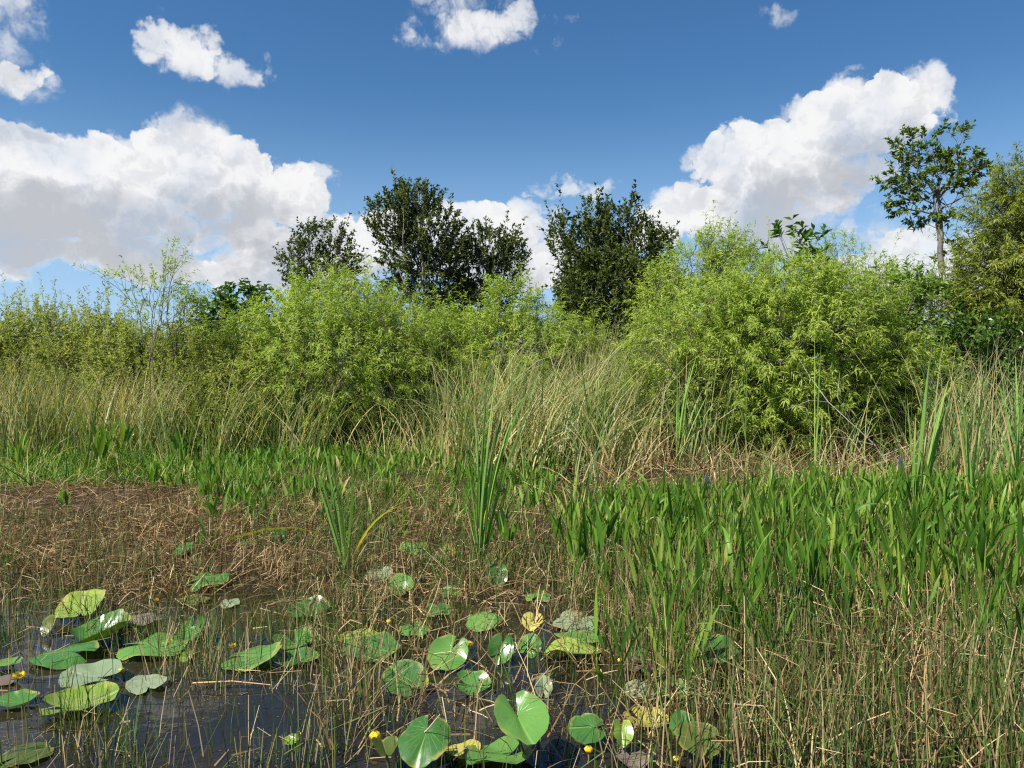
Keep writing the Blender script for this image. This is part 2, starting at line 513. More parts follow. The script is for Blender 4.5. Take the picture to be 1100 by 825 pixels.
TREELEAF = leaf_material('tree_leaves', [(0, (.07, .115, .018)), (.6, (.14, .20, .03)), (1, (.22, .27, .05))], .42, .32, spec=.4)
BARK_GREY = bark_material('grey_bark', (.20, .18, .16), (.48, .46, .43))
BARK_BROWN = bark_material('brown_bark', (.07, .055, .04), (.20, .16, .12))
BARK_DARK = bark_material('dark_grey_bark', (.10, .09, .08), (.27, .25, .23))
BARK_PALE = bark_material('bleached_wood', (.30, .26, .22), (.60, .56, .50))

# ------------------------------------------------------------------ ground and water
def vnoise(x, y, s, seed=0):
    """Smooth value noise on the plane."""
    r = np.random.default_rng(seed).uniform(-1, 1, (64, 64))
    u, v = np.asarray(x) / s + 1000.3, np.asarray(y) / s + 1000.7
    i, j = np.floor(u).astype(int), np.floor(v).astype(int)
    a, b = u - i, v - j
    a, b = a * a * (3 - 2 * a), b * b * (3 - 2 * b)
    g_ = lambda p, q: r[p % 64, q % 64]
    return (g_(i, j) * (1 - a) + g_(i + 1, j) * a) * (1 - b) + (g_(i, j + 1) * (1 - a) + g_(i + 1, j + 1) * a) * b
def shore(x):
    return np.interp(x, [-8, -3.2, -1.0, .35, 1.0, 1.8, 2.4, 5], [6.9, 6.3, 6.2, 5.9, 4.9, 3.7, 2.6, 1.4])
def height(x, y):
    s = y - shore(x) + .35 * vnoise(x, y, .8, 3) + .2 * vnoise(x, y, .33, 4)
    h = np.interp(s, [-3, -.8, 0, 1.0, 3.5, 8, 60], [-.45, -.14, -.004, .025, .10, .25, .5])
    return h + .012 * vnoise(x, y, .25, 5) * (s > -.5) + .05 * vnoise(x, y, 2.1, 6) * (s > 3)
xs = np.concatenate([[-900, -400, -150, -60, -30], np.arange(-16, 16.01, .16), [30, 60, 150, 400, 900]])
ys = np.concatenate([[-300, -60, -20, -6], np.arange(-1, 20, .16), [23, 28, 35, 50, 80, 150, 300, 600, 1400]])
X, Y = np.meshgrid(xs, ys, indexing='ij')
Z = height(X, Y); Z[Y < -2] = -.5
Z = np.where((np.abs(X) > 20) & (Y < 30) & (Y > -2), np.minimum(Z, .2), Z)
ii = np.arange(len(xs) * len(ys)).reshape(len(xs), len(ys))
gd = Geo()
gd.add(np.stack([X, Y, Z], -1).reshape(-1, 3), np.stack([ii[:-1, :-1], ii[1:, :-1], ii[1:, 1:], ii[:-1, 1:]], -1).reshape(-1, 4))
mud = bpy.data.materials.new('marsh_mud'); mud.use_nodes = True
t = NT(mud.node_tree); mud.node_tree.nodes.clear()
pos = t.n('ShaderNodeTexCoord').outputs['Object']
c = t.ramp(t.noise(pos, 5.0, 6.0, .7), [(.3, (.018, .013, .007)), (.5, (.042, .028, .013)), (.7, (.10, .066, .032))])
c = t.mix(t.smooth(t.noise(t.vmath('MULTIPLY', pos, (1, 3, 1)), 22.0, 4.0, .7), .55, .75), c, (.30, .21, .12))
p = t.n('ShaderNodeBsdfPrincipled'); t.put(p.inputs['Base Color'], c)
t.put(p.inputs['Roughness'], t.smooth(t.noise(pos, 3.0, 3.0),   .35, .65, .6, .95)); p.inputs['Specular IOR Level'].default_value = .25
b = t.n('ShaderNodeBump'); b.inputs['Strength'].default_value = .8; b.inputs['Distance'].default_value = .03
t.put(b.inputs['Height'], t.noise(pos, 30.0, 5.0, .7)); t.put(p.inputs['Normal'], b.outputs[0])
t.put(t.n('ShaderNodeOutputMaterial').inputs[0], p.outputs[0])
tag(gd.build('ground', mud), kind='structure')

wm = bpy.data.materials.new('pond_water'); wm.use_nodes = True
t = NT(wm.node_tree); wm.node_tree.nodes.clear()
pos = t.n('ShaderNodeTexCoord').outputs['Object']
p = t.n('ShaderNodeBsdfPrincipled')
t.put(p.inputs['Base Color'], t.ramp(t.noise(pos, 1.3, 3.0), [(.35, (.010, .011, .010)), (.7, (.028, .022, .012))]))
p.inputs['Roughness'].default_value = .03; p.inputs['IOR'].default_value = 1.333; p.inputs['Specular IOR Level'].default_value = .5
b = t.n('ShaderNodeBump'); b.inputs['Strength'].default_value = .10; b.inputs['Distance'].default_value = .02
t.put(b.inputs['Height'], t.math('ADD', t.math('MULTIPLY', t.noise(t.vmath('MULTIPLY', pos, (1, 1.6, 1)), 5.0, 3.0, .5), t.smooth(t.noise(pos, .9, 2.0), .4, .65, .2, 1.2)), t.math('MULTIPLY', t.noise(pos, 1.6, 2.0), 1.5)))
t.put(p.inputs['Normal'], b.outputs[0])
t.put(t.n('ShaderNodeOutputMaterial').inputs[0], p.outputs[0])
wg = Geo(); wg.add([(-40, -250, 0), (40, -250, 0), (40, 11, 0), (-40, 11, 0)], [(0, 1, 2, 3)])
tag(wg.build('water', wm), kind='structure')

def scatter_px(n, x0, x1, y0, y1, accept=None):
    """Ground points spread evenly over the ground between two photo rows and two photo columns."""
    out_ = np.zeros((0, 3))
    d0, d1 = EYE * F / (y1 - HORIZON), EYE * F / (y0 - HORIZON)
    while len(out_) < n:
        m = n * 2
        d = np.sqrt(U(d0 ** 2, d1 ** 2, m)); px = U(x0, x1, m)
        P = np.stack([(px - 550) / F * d, d, 0 * d], -1)
        py = HORIZON + EYE * F / d
        if accept is not None: P = P[accept(px + 26 * vnoise(P[:, 0], P[:, 1], .9, 81) + 14 * vnoise(P[:, 0], P[:, 1], .3, 83), py + 11 * vnoise(P[:, 0], P[:, 1], 1.1, 82) + 6 * vnoise(P[:, 0], P[:, 1], .35, 84)) > U(0, 1, m)]
        out_ = np.concatenate([out_, P])
    P = out_[:n]
    P[:, 2] = np.maximum(height(P[:, 0], P[:, 1]), -.12)
    return P

# ------------------------------------------------------------------ trees and shrubs
def lobes_px(base, d, lst, deep=.9):
    out_ = []
    for l in lst:
        px, py, rx, ry = l[:4]; dd = l[4] if len(l) > 4 else 0.0
        c = at(px, py, d + dd) - base
        k = (d + dd) / F
        out_.append((c[0], c[1], c[2], rx * k, max(rx, ry) * k * deep, ry * k))
    return out_

def woody(name, label, cat, px, d, lobes, tips, leaf, leafmat, bark, group=None, stems=1, shell=.55, up=.5, outw=.6, twig=(.25, .45), per=(10, 16),
          r_tip=.004, droop=.3, deep=.9, spread=.15, pull=.5, wiggle=.06, whorl=False, expo=.42, rndshift=.0, crown='foliage', stem_part='branches', fork=None, shoots=0.0):
    base = np.array([(px - 550) / F * d, d, 0.0]); base[2] = float(height(base[0], base[1])) - .03
    L = lobes_px(base, d, lobes, deep)
    T, dirs, _ = in_lobes(L, tips, shell)
    T = T[T[:, 2] > .12]; dirs = dirs[:len(T)]
    root = thing(name, label, cat, base, 0, group)
    root0 = np.zeros(3) if fork is None else at(*fork, d) - base
    A, B, RA, RB, par = skeleton(root0, T, r_tip, wiggle, pull, expo, stems, spread)
    gw, gl = Geo(), Geo()
    if fork is not None:
        rt = r_tip * len(T) ** expo * .42
        curve_tube(gw, [np.zeros(3), root0 * .33 + N(.02, 3) * [1, 1, 0], root0 * .68 + N(.02, 3) * [1, 1, 0], root0], rt * 1.35, rt * 1.02, 8)
    limbs(gw, A, B, RA, RB, 5)
    # twigs with leaves
    ctr = np.array([l[:3] for l in L]).mean(0)
    outv = unit(T - ctr); gdir = unit(T - par)
    td = unit(gdir * .6 + outv * outw + np.array([0, 0, up]) + N(.3, T.shape))
    tl = U(*twig, len(T))
    sh = U(0, 1, len(T)) < shoots
    td = np.where(sh[:, None], unit(td * .5 + outv * .3 + np.array([0, 0, .9])), td); tl = np.where(sh, tl * U(1.5, 2.8, len(T)), tl)
    E1 = T + td * tl[:, None]; E1[:, 2] -= droop * tl * .4
    limbs(gw, T, E1, r_tip * .7, r_tip * .25, 3)
    n = (RNG.integers(per[0], per[1] + 1, len(T)) * np.where(sh, 1.5, 1)).astype(int); k = np.repeat(np.arange(len(T)), n)
    tt = U(.55, 1.0, len(k)) if whorl else U(0.0, 1.0, len(k))
    P = T[k] + (E1 - T)[k] * tt[:, None]
    az = U(0, 2 * math.pi, len(k))
    ref = unit(np.cross(td, np.array([.3, .2, 1.0]))); ref2 = np.cross(td, ref)
    side = ref[k] * np.cos(az)[:, None] + ref2[k] * np.sin(az)[:, None]
    ld = unit(side * .8 + td[k] * U(.35, .95, len(k))[:, None] + N(.2, (len(k), 3)))
    Ls = leaf[0] * U(.7, 1.25, len(k)); Ws = leaf[1] * U(.8, 1.2, len(k))
    tr = U(0, 1, len(T))
    rn = np.clip(tr[k] * .5 + U(0, 1, len(k)) * .5 + rndshift, 0, 1)
    leaves(gl, P, ld, Ls, Ws, rn, .25, unit(outv[k] * .7 + np.array([0, 0, .7]) + N(.55, (len(k), 3))), droop * .5)
    gw.build(stem_part, bark, root)
    gl.build(crown, leafmat, root, smooth=False)
    return root

WIL = dict(leaf=(.125, .0175), leafmat=WILLOW, bark=BARK_BROWN, stems=6, up=.45, outw=.7, twig=(.22, .42), per=(22, 30), droop=.7, shell=.62, spread=.3, r_tip=.0028, shoots=.2)
# --- dark trees behind
DK = dict(leaf=(.10, .048), leafmat=DARKLEAF, bark=BARK_DARK, up=.6, outw=.6, twig=(.2, .46), per=(13, 18), shoots=.03, droop=.05, shell=.5, r_tip=.0036)
woody('dark_tree', 'dark evergreen tree with a small ragged crown above the big rounded willow bush', 'tree', 345, 22,
      [(345, 262, 28, 18), (325, 285, 22, 20), (365, 280, 20, 22), (345, 300, 36, 20)], 420, group='dark evergreen trees behind the willows', stems=2, crown='crown', stem_part='trunk', **DK)
woody('dark_tree', 'tallest of the dark evergreen trees on the left, leaning left with a broad ragged crown', 'tree', 480, 20,
      [(424, 240, 30, 26), (446, 222, 30, 18), (462, 252, 36, 34), (485, 272, 16, 28), (440, 280, 30, 26), (465, 310, 26, 26), (430, 318, 22, 18), (478, 340, 26, 20)], 1080,
      group='dark evergreen trees behind the willows', stems=3, crown='crown', stem_part='trunk', **DK)
woody('dark_tree', 'lower round dark evergreen tree directly right of the tall leaning dark tree', 'tree', 505, 20.5,
      [(530, 272, 30, 24), (548, 285, 14, 26), (508, 295, 26, 30), (520, 325, 34, 26), (490, 330, 20, 20)], 700, group='dark evergreen trees behind the willows', stems=3, crown='crown', stem_part='trunk', **DK)
DK4 = dict(DK); DK4.update(up=1.1, outw=.35)
woody('dark_tree', 'dense dark evergreen tree with upright spiky branches standing alone at centre between two willow bushes', 'tree', 652, 17,
      [(604, 262, 14, 26), (634, 248, 22, 24), (656, 248, 18, 24), (680, 240, 9, 24), (640, 285, 40, 36), (684, 280, 26, 34), (706, 268, 13, 20), (650, 320, 56, 34), (700, 310, 22, 30), (655, 360, 60, 40), (655, 400, 55, 40), (655, 320, 50, 60)], 2300,
      group='dark evergreen trees behind the willows', stems=5, crown='crown', stem_part='trunk', spread=.25, **DK4)
# --- tall open tree on the right
woody('broadleaf_tree', 'tall slender grey-barked tree with open clustered crown rising above the shrubs on the right', 'tree', 1012, 17,
      [(970, 156, 18, 9), (1002, 150, 14, 8), (1028, 150, 16, 9), (985, 172, 26, 12), (1022, 178, 30, 14), (960, 190, 17, 15), (1050, 186, 14, 10), (1005, 200, 38, 14), (980, 208, 26, 14), (1042, 208, 18, 9),
       (968, 225, 14, 8), (1002, 230, 24, 10), (985, 240, 10, 8), (1015, 285, 9, 8), (998, 282, 7, 6), (1018, 262, 10, 12), (1000, 305, 16, 12), (1022, 312, 14, 12)], 310,
      leaf=(.115, .055), leafmat=TREELEAF, bark=BARK_DARK, up=.4, outw=.6, twig=(.14, .26), per=(11, 17), droop=.15, shell=.35, r_tip=.0045, fork=(1011, 292), pull=.44, wiggle=.035, expo=.44, crown='crown', stem_part='trunk')
# --- willow bushes
woody('willow_bush', 'big rounded yellow-green willow bush left of centre, in front of the leaning dark tree', 'bush', 365, 14,
      [(365, 335, 62, 40), (310, 365, 55, 45), (420, 372, 60, 52), (365, 400, 105, 70), (290, 410, 45, 45), (450, 410, 40, 50), (330, 450, 60, 45), (400, 455, 60, 45), (470, 370, 36, 34), (265, 380, 34, 36), (255, 440, 36, 40), (370, 400, 110, 80, 1.2), (370, 350, 60, 45, 1.0)], 3700, group='yellow-green willow bushes', **WIL)
woody('willow_bush', 'smaller pale willow bush behind the leaning reeds, left of the spiky dark tree', 'bush', 552, 14.5,
      [(550, 335, 30, 30), (520, 365, 40, 35), (580, 362, 40, 32), (550, 390, 80, 45), (500, 400, 40, 40), (478, 362, 30, 26), (620, 375, 34, 28), (630, 410, 40, 34), (550, 430, 70, 35), (550, 400, 90, 60, 1.0)], 2500, group='yellow-green willow bushes', **WIL)
woody('willow_bush', 'huge bright willow bush filling the bank between the reeds and the tall slender tree', 'bush', 850, 12.5,
      [(840, 320, 62, 45), (900, 335, 60, 42), (780, 350, 50, 50), (850, 370, 95, 60), (930, 390, 55, 55), (790, 410, 65, 60), (860, 430, 80, 55), (940, 440, 45, 40), (820, 470, 60, 40), (930, 490, 50, 30), (715, 380, 40, 46), (700, 440, 40, 50), (985, 420, 40, 50), (850, 400, 120, 80, 1.3), (840, 350, 90, 50, 1.2)], 5200, group='yellow-green willow bushes', **WIL)
W5 = dict(WIL); W5.update(per=(14, 19), up=.9, leafmat=WILLOW)
woody('willow_bush', 'feathery blue-green willow bush with upright wispy top just right of the spiky dark tree', 'bush', 765, 15.5,
      [(772, 268, 26, 24), (745, 295, 36, 30), (790, 300, 40, 36), (715, 320, 26, 34), (760, 340, 60, 45), (720, 370, 40, 45)], 1700, group='yellow-green willow bushes', **W5)
W6 = dict(WIL); W6.update(leafmat=WILLOW_OLIVE, stems=3)
woody('willow_tree', 'tall olive willow tree cut by the right edge of the view', 'tree', 1125, 13.5,
      [(1100, 205, 34, 30), (1075, 240, 34, 30), (1120, 260, 50, 60), (1060, 285, 26, 34), (1085, 310, 50, 50), (1060, 350, 40, 34), (1130, 350, 60, 70)], 2300, crown='crown', stem_part='trunk', **W6)
woody('willow_bush', 'sparse airy willow bush with thin arching tips beside the tall slender tree', 'bush', 925, 15,
      [(900, 275, 26, 20), (920, 300, 40, 26), (960, 310, 34, 26), (985, 320, 30, 30), (935, 340, 60, 40)], 420, group='yellow-green willow bushes', **W5)
woody('leafy_shrub', 'mid-green shrub with pointed broad leaves under the tall slender tree', 'shrub', 975, 13.8,
      [(960, 320, 50, 22), (1000, 345, 46, 36), (940, 355, 40, 34), (985, 390, 56, 44), (1030, 400, 40, 50)], 620,
      leaf=(.13, .05), leafmat=leaf_material('pointed_leaves', [(0, (.08, .16, .025)), (.6, (.15, .25, .04)), (1, (.26, .34, .07))], .4, .35), bark=BARK_BROWN, stems=5, up=.4, per=(9, 13), spread=.25)
woody('leafy_shrub', 'young shoot with big dark glossy leaves poking above the huge willow bush', 'shrub', 862, 14.2,
      [(866, 262, 15, 14), (845, 252, 14, 5), (835, 268, 10, 6), (868, 288, 16, 14), (880, 300, 14, 14)], 46,
      leaf=(.17, .075), leafmat=BROAD, bark=BARK_BROWN, stems=2, up=.9, per=(5, 8), twig=(.2, .34), r_tip=.004)
woody('leafy_shrub', 'dark shaded broadleaf thicket under the willow tree at the right edge', 'shrub', 1075, 12.6,
      [(1060, 380, 40, 34), (1095, 400, 40, 40), (1060, 420, 40, 40), (1110, 440, 40, 50), (1040, 440, 34, 40)], 700, leaf=(.12, .06), leafmat=BROAD, bark=BARK_BROWN, stems=5, up=.4, per=(8, 12))
# --- left scrub
woody('willow_sapling', 'thin willow sapling fanning wispy branches above the scrub on the left', 'sapling', 178, 13,
      [(188, 285, 12, 22), (160, 298, 24, 10), (120, 298, 16, 6), (198, 318, 16, 20), (172, 322, 30, 16), (205, 340, 18, 20)], 110,
      leaf=(.10, .017), leafmat=WILLOW, bark=BARK_BROWN, stems=3, up=.8, per=(13, 19), twig=(.25, .45), droop=.6, r_tip=.0026, spread=.08, expo=.36)
woody('leafy_shrub', 'dark green round-leaved shrub between the wispy sapling and the big willow bush', 'shrub', 258, 15,
      [(256, 332, 24, 16), (236, 345, 22, 16), (278, 335, 10, 20), (255, 365, 44, 26), (220, 370, 30, 24)], 330, leaf=(.13, .075), leafmat=BROAD, bark=BARK_BROWN, stems=4, up=.5, per=(8, 12), spread=.2)
SC_ = dict(leaf=(.08, .021), leafmat=SCRUB, bark=BARK_BROWN, stems=7, up=.9, outw=.35, twig=(.25, .5), per=(18, 25), droop=.25, shell=.6, spread=.35, r_tip=.003, shoots=.15)
_scr = [(-30, 14.5, 0, 'olive scrub bush cut by the left edge'), (35, 15, -4, 'yellowish scrub bush second from the left edge below the low cloud'),
        (95, 14.6, 2, 'feathery olive scrub bush left of the wispy sapling'), (150, 14, 14, 'low olive scrub bush at the foot of the wispy sapling'),
        (215, 13.8, 22, 'pale scrub bush in front of the round-leaved shrub'), (262, 13.4, 34, 'low yellow-green scrub bush against the big willow bush')]
for px, d, dy, lab in _scr:
    woody('scrub_bush', lab, 'bush', px, d,
          [(px - 22 + N(6), 372 + dy, 26, 24), (px + 20 + N(6), 376 + dy, 28, 26), (px + N(8), 362 + dy, 18, 20), (px, 405 + dy, 50, 36), (px - 15, 435 + dy, 44, 34), (px + 25, 440 + dy, 40, 34)], 1350, group='scrub bushes on the left bank', **SC_)
# weeds poking above the scrub
for px, top, d, lab in ((62, 308, 14, 'tallest thin weed stalk above the left scrub'), (30, 338, 14.2, 'short leafy weed stalk above the scrub near the left edge'), (84, 330, 14.4, 'thin weed stalk just left of the wispy sapling')):
    woody('weed_stalk', lab, 'weed', px, d, [(px, top + 8, 5, 9), (px + 3, top + 30, 10, 18), (px, 380, 14, 20)], 16, leaf=(.08, .014), leafmat=SCRUB, bark=BARK_BROWN, up=1.2, per=(6, 10), twig=(.1, .2),
          group='weed stalks above the left scrub', r_tip=.003, expo=.3)

# far wood beyond the marsh: one mass
fw = Geo()
n = 26000
fx = U(-170, 170, n); fy = U(75, 105, n); top = 4.2 + 1.6 * vnoise(fx, fy, 9, 11) + 1.0 * vnoise(fx, fy, 3.4, 12)
fz = top * U(0, 1, n) ** .6
leaves(fw, np.stack([fx, fy, fz], -1), N(1, (n, 3)) + np.array([0, 0, .4]), U(.5, 1.1, n), U(.3, .6, n))
tag(fw.build('far_woods', WILLOW_OLIVE, smooth=False), 'distant low green woods along the horizon behind the scrub', 'woods', kind='stuff')

# bleached dead branch in front of the big willow
db = Geo()
o0 = at(958, 505, 11.2)
def P_(px, py, d): return at(px, py, d) - o0
for path, r0, r1 in (([(958, 505, 11.2), (940, 478, 11.2), (915, 455, 11.15), (890, 432, 11.2), (868, 402, 11.3), (858, 385, 11.4)], .022, .006), ([(940, 478, 11.2), (905, 470, 11.1), (880, 468, 11.0)], .012, .004),
                     ([(915, 455, 11.15), (900, 425, 11.0), (902, 400, 11.0)], .010, .003), ([(890, 432, 11.2), (870, 430, 11.1), (845, 440, 11.0)], .008, .003), ([(948, 490, 11.2), (985, 475, 11.1), (1010, 470, 11.0)], .010, .003)):
    curve_tube(db, [P_(*q) for q in path], r0 * .55, r1 * .55)
r_ = thing('dead_branch', 'bleached leafless branch sloping out of the huge willow bush', 'branch', o0)
db.build('limb', BARK_PALE, r_)

# ------------------------------------------------------------------ reeds on the bank
def reed_clumps(geo, spots, per, Lr, lean_mean, lean_sd, spread=.22, wr=(.006, .013), bend=(.2, .9), rnd=(0, 1), az0=None):
    for s in spots:
        k = RNG.integers(*per)
        b = s + np.stack([N(spread, k), N(spread, k), np.zeros(k)], -1)
        caz = (math.pi / 2 + N(.5)) if az0 is None else az0 + N(.4)
        lm = max(0, N(lean_sd) + lean_mean); hs = U(.72, 1.12)
        az = caz + N(.7, k)
        flip = U(0, 1, k) < (.22 if RNG.random() < .8 else .75)
        az = np.where(flip, az + math.pi, az)
        cr = U(*rnd)
        blades(geo, b, az, np.abs(N(.13, k) + lm * U(.2, 1.1, k)), U(*bend, k), U(*Lr, k) * hs, U(*wr, k), 5, 'taper', power=1.8, rnd=np.clip(cr * .45 + U(rnd[0], rnd[1], k) * .6, 0, 1))
rg = Geo()
reed_clumps(rg, scatter_px(105, 455, 775, 492, 522), (18, 32), (1.2, 2.25), .18, .18, wr=(.012, .028), bend=(.1, 1.3))
reed_clumps(rg, scatter_px(26, 610, 780, 492, 512), (24, 38), (1.8, 2.45), .05, .06, wr=(.010, .022), bend=(.1, .6))
reed_clumps(rg, scatter_px(30, 500, 680, 502, 532), (16, 28), (1.2, 2.1), .5, .16, az0=math.pi * .5, wr=(.012, .028), bend=(.2, 1.2))
reed_clumps(rg, scatter_px(20, 455, 700, 505, 530), (8, 16), (.8, 1.6), .6, .3, wr=(.012, .028), bend=(.2, 1.4), rnd=(.55, 1))
tag(rg.build('reeds', REED, smooth=False), 'grey-green and straw reeds leaning right on the bank in front of the central willow', 'reeds', kind='stuff')
rg = Geo()
reed_clumps(rg, scatter_px(26, -40, 80, 497, 512), (26, 40), (1.3, 2.0), .15, .14, wr=(.011, .027))
reed_clumps(rg, scatter_px(38, 100, 330, 497, 514), (20, 34), (1.2, 1.95), .38, .16, wr=(.011, .027))
reed_clumps(rg, scatter_px(26, 50, 220, 497, 510), (16, 28), (1.1, 1.75), .25, .2, rnd=(.4, 1), wr=(.011, .027))
reed_clumps(rg, scatter_px(18, 300, 460, 497, 515), (10, 20), (.6, 1.2), .35, .2, rnd=(.2, 1), wr=(.010, .02))
tag(rg.build('reeds', REED, smooth=False), 'loose clumps of reeds in front of the scrub on the left bank', 'reeds', kind='stuff')
rg = Geo()
reed_clumps(rg, scatter_px(26, 1000, 1140, 505, 560), (14, 26), (1.3, 2.2), .15, .12, wr=(.010, .022))
reed_clumps(rg, scatter_px(30, 590, 1010, 515, 572), (7, 16), (.35, .9), .3, .2, rnd=(.0, .9), wr=(.010, .02))
reed_clumps(rg, scatter_px(16, 770, 1000, 498, 525), (8, 18), (.9, 1.6), .25, .15, rnd=(.1, .9), wr=(.010, .02))
tag(rg.build('reeds', REED, smooth=False), 'thin reeds standing behind the pickerelweed bed on the right', 'reeds', kind='stuff')

# collapsed dead reeds at the foot of the bank
dr = Geo()
S = np.concatenate([scatter_px(1500, 470, 760, 488, 530), scatter_px(900, 0, 330, 478, 505), scatter_px(700, 330, 480, 485, 510), scatter_px(900, 880, 1110, 490, 540), scatter_px(1900, 600, 1050, 500, 575)])
k = len(S)
blades(dr, S + np.array([0, 0, .02]), U(0, 6.28, k), U(.5, 1.5, k), U(.0, .9, k), U(.3, 1.0, k), U(.005, .013, k), 4, 'stub', rnd=U(.1, 1, k))
tag(dr.build('dead_reeds', DEAD_STEM, smooth=False), 'collapsed brown dead reeds at the foot of the bank', 'dead reeds', kind='stuff')

# ------------------------------------------------------------------ green fringe
gg = Geo()
S = scatter_px(7500, -30, 300, 486, 552, lambda px, py: np.interp(py, [486, 500, 520, 536], [.6, 1, .7, .0]) * np.interp(px, [200, 280], [1, .1]))
k = len(S); blades(gg, S, U(0, 6.28, k), U(.1, .9, k), U(.2, 1.2, k), U(.14, .5, k) * np.clip(1 + .9 * vnoise(S[:, 0], S[:, 1], .55, 93), .3, 2), U(.008, .02, k), 3, rnd=np.clip(U(-.25, 1.06, k) + .25 * vnoise(S[:, 0], S[:, 1], .8, 94), 0, 1))
S = scatter_px(5200, 215, 600, 494, 580, lambda px, py: np.interp(py, [494, 505, 545, 580], [.8, 1, .8, .0]))
k = len(S); blades(gg, S, U(0, 6.28, k), U(.05, .7, k), U(.1, .8, k), U(.15, .36, k), U(.006, .016, k), 3, rnd=np.clip(U(0, 1.03, k), 0, 1))
tag(gg.build('grass', GRASS, smooth=False), 'short bright green grass along the foot of the bank', 'grass', kind='stuff')

# ------------------------------------------------------------------ dead sedge and rushes
dg = Geo()
def lie(n, x0, x1, y0, y1, acc, L, lean=(.5, 1.6), wd=(.004, .009), rn=(0, 1), geo=dg, z=(.0, .05), kink=None, bend=(-.3, .9), comb=0.0):
    S = scatter_px(n, x0, x1, y0, y1, acc); k = len(S)
    S[:, 2] = np.maximum(S[:, 2], 0) + U(*z, k)
    A_ = np.where(U(0, 1, k) < comb, 1.45 + N(.35, k) + math.pi * (U(0, 1, k) < .4) + .8 * vnoise(S[:, 0], S[:, 1], 1.2, 61), U(0, 6.28, k))
    blades(geo, S, A_, U(*lean, k), U(*bend, k), U(*L, k), U(*wd, k), 3, 'stub', rnd=U(*rn, k), kink=(kink, U(-.2, 2.0, k)) if kink else None)
mat_acc = lambda px, py: np.interp(py, [528, 545, 600, 640, 665], [.3, 1, 1, .6, .08]) * np.interp(px, [330, 440, 620], [1, .5, .35]) * np.clip(.5 + .75 * vnoise(px, py * 3.2, 70, 51) + .4 * vnoise(px, py * 3, 24, 52), .25, 1)
lie(7000, -40, 620, 528, 665, mat_acc, (.10, .42), (1.15, 1.65), rn=(0, .75), comb=.75)
lie(2500, -40, 620, 528, 665, mat_acc, (.10, .42), (1.0, 1.65), rn=(.3, 1), comb=.4)
lie(170, -40, 640, 640, 850, None, (.03, .14), (1.5, 1.6), z=(.003, .006), bend=(0, .05))
lie(4200, -40, 640, 540, 670, mat_acc, (.08, .30), (.0, .9), kink=.5)
lie(1500, -40, 640, 560, 690, None, (.1, .3), (.0, .8), kink=.5)
lie(1500, 330, 760, 610, 825, None, (.10, .40), (.2, 1.5), rn=(.1, 1), kink=.5)
lie(1900, 640, 1140, 610, 860, lambda px, py: np.interp(px - (py - 640) * .25, [640, 760, 880], [.12, .7, 1]), (.10, .42), (.5, 1.6), rn=(0, 1))
lie(1700, 660, 1140, 620, 860, lambda px, py: np.interp(px - (py - 640) * .25, [640, 760, 880], [.12, .8, 1]), (.15, .5), (.0, .6), rn=(.2, 1), kink=.6)
tag(dg.build('dead_sedge', DEAD_STEM, smooth=False), 'tangled brown mat of dead sedge stems lying over the wet margin', 'dead sedge', kind='stuff')
rs = Geo()
def bed_px(px, py): return np.interp(px - (py - 600) * .35, [585, 650, 720], [0, .5, 1]) * np.interp(py, [500, 560, 580, 660, 720, 790], [0, .02, 1, .9, .5, .05])
def rush(n, x0, x1, y0, y1, acc, L, rn=(0, 1), wd=(.004, .008), lean=.14):
    S = scatter_px(n, x0, x1, y0, y1, acc); k = len(S)
    S[:, 2] = np.minimum(S[:, 2], 0) - .05
    blades(rs, S, U(0, 6.28, k), np.abs(N(lean, k)), U(-.1, .4, k), U(*L, k) + .05, U(*wd, k), 3, 'stub', rnd=U(*rn, k), kink=(.6, np.where(U(0, 1, k) < .22, U(.4, 2.0, k), 0)))
patch = lambda s, seed, lo, hi: (lambda px, py: np.clip((vnoise(px, py * 1.6, s, seed) - lo) / (hi - lo), .04, 1))
rush(1700, -40, 600, 560, 645, patch(60, 24, -.3, .6), (.12, .34), (0, .66))
rush(1500, 360, 640, 548, 640, patch(45, 25, -.4, .5), (.12, .4), (0, .7), wd=(.005, .011), lean=.35)
rush(1200, 180, 420, 545, 600, patch(45, 26, -.2, .5), (.12, .35), (0, .6), wd=(.006, .013), lean=.4)
rush(1900, -40, 420, 610, 700, patch(60, 21, -.4, .6), (.12, .34), (0, .9))
rush(800, -40, 440, 630, 850, patch(50, 27, -.1, .7), (.15, .45), (.68, 1), lean=.3)
rush(1500, -40, 440, 680, 850, patch(60, 22, .0, .7), (.15, .42), (0, .9))
rush(1100, 300, 720, 640, 860, patch(50, 23, -.2, .6), (.15, .45), (0, .95))
rush(2600, 600, 800, 600, 720, lambda px, py: np.interp(px, [600, 680, 760], [.1, .7, 1]), (.25, .5), (.1, 1))
rush(9000, 640, 1150, 590, 870, lambda px, py: np.interp(px - (py - 640) * .25, [640, 740, 860], [.06, .7, 1]) * np.clip(.75 + .6 * vnoise(px, py * 1.5, 55, 41), .1, 1), (.2, .6), (0, .86), wd=(.005, .011), lean=.17)
rush(3600, 600, 1150, 520, 640, bed_px, (.25, .6), (.35, 1), wd=(.005, .011), lean=.3)
tag(rs.build('rushes', GREEN_STEM, smooth=False), 'thin green and brown rush stems standing in the shallow water', 'rushes', kind='stuff')

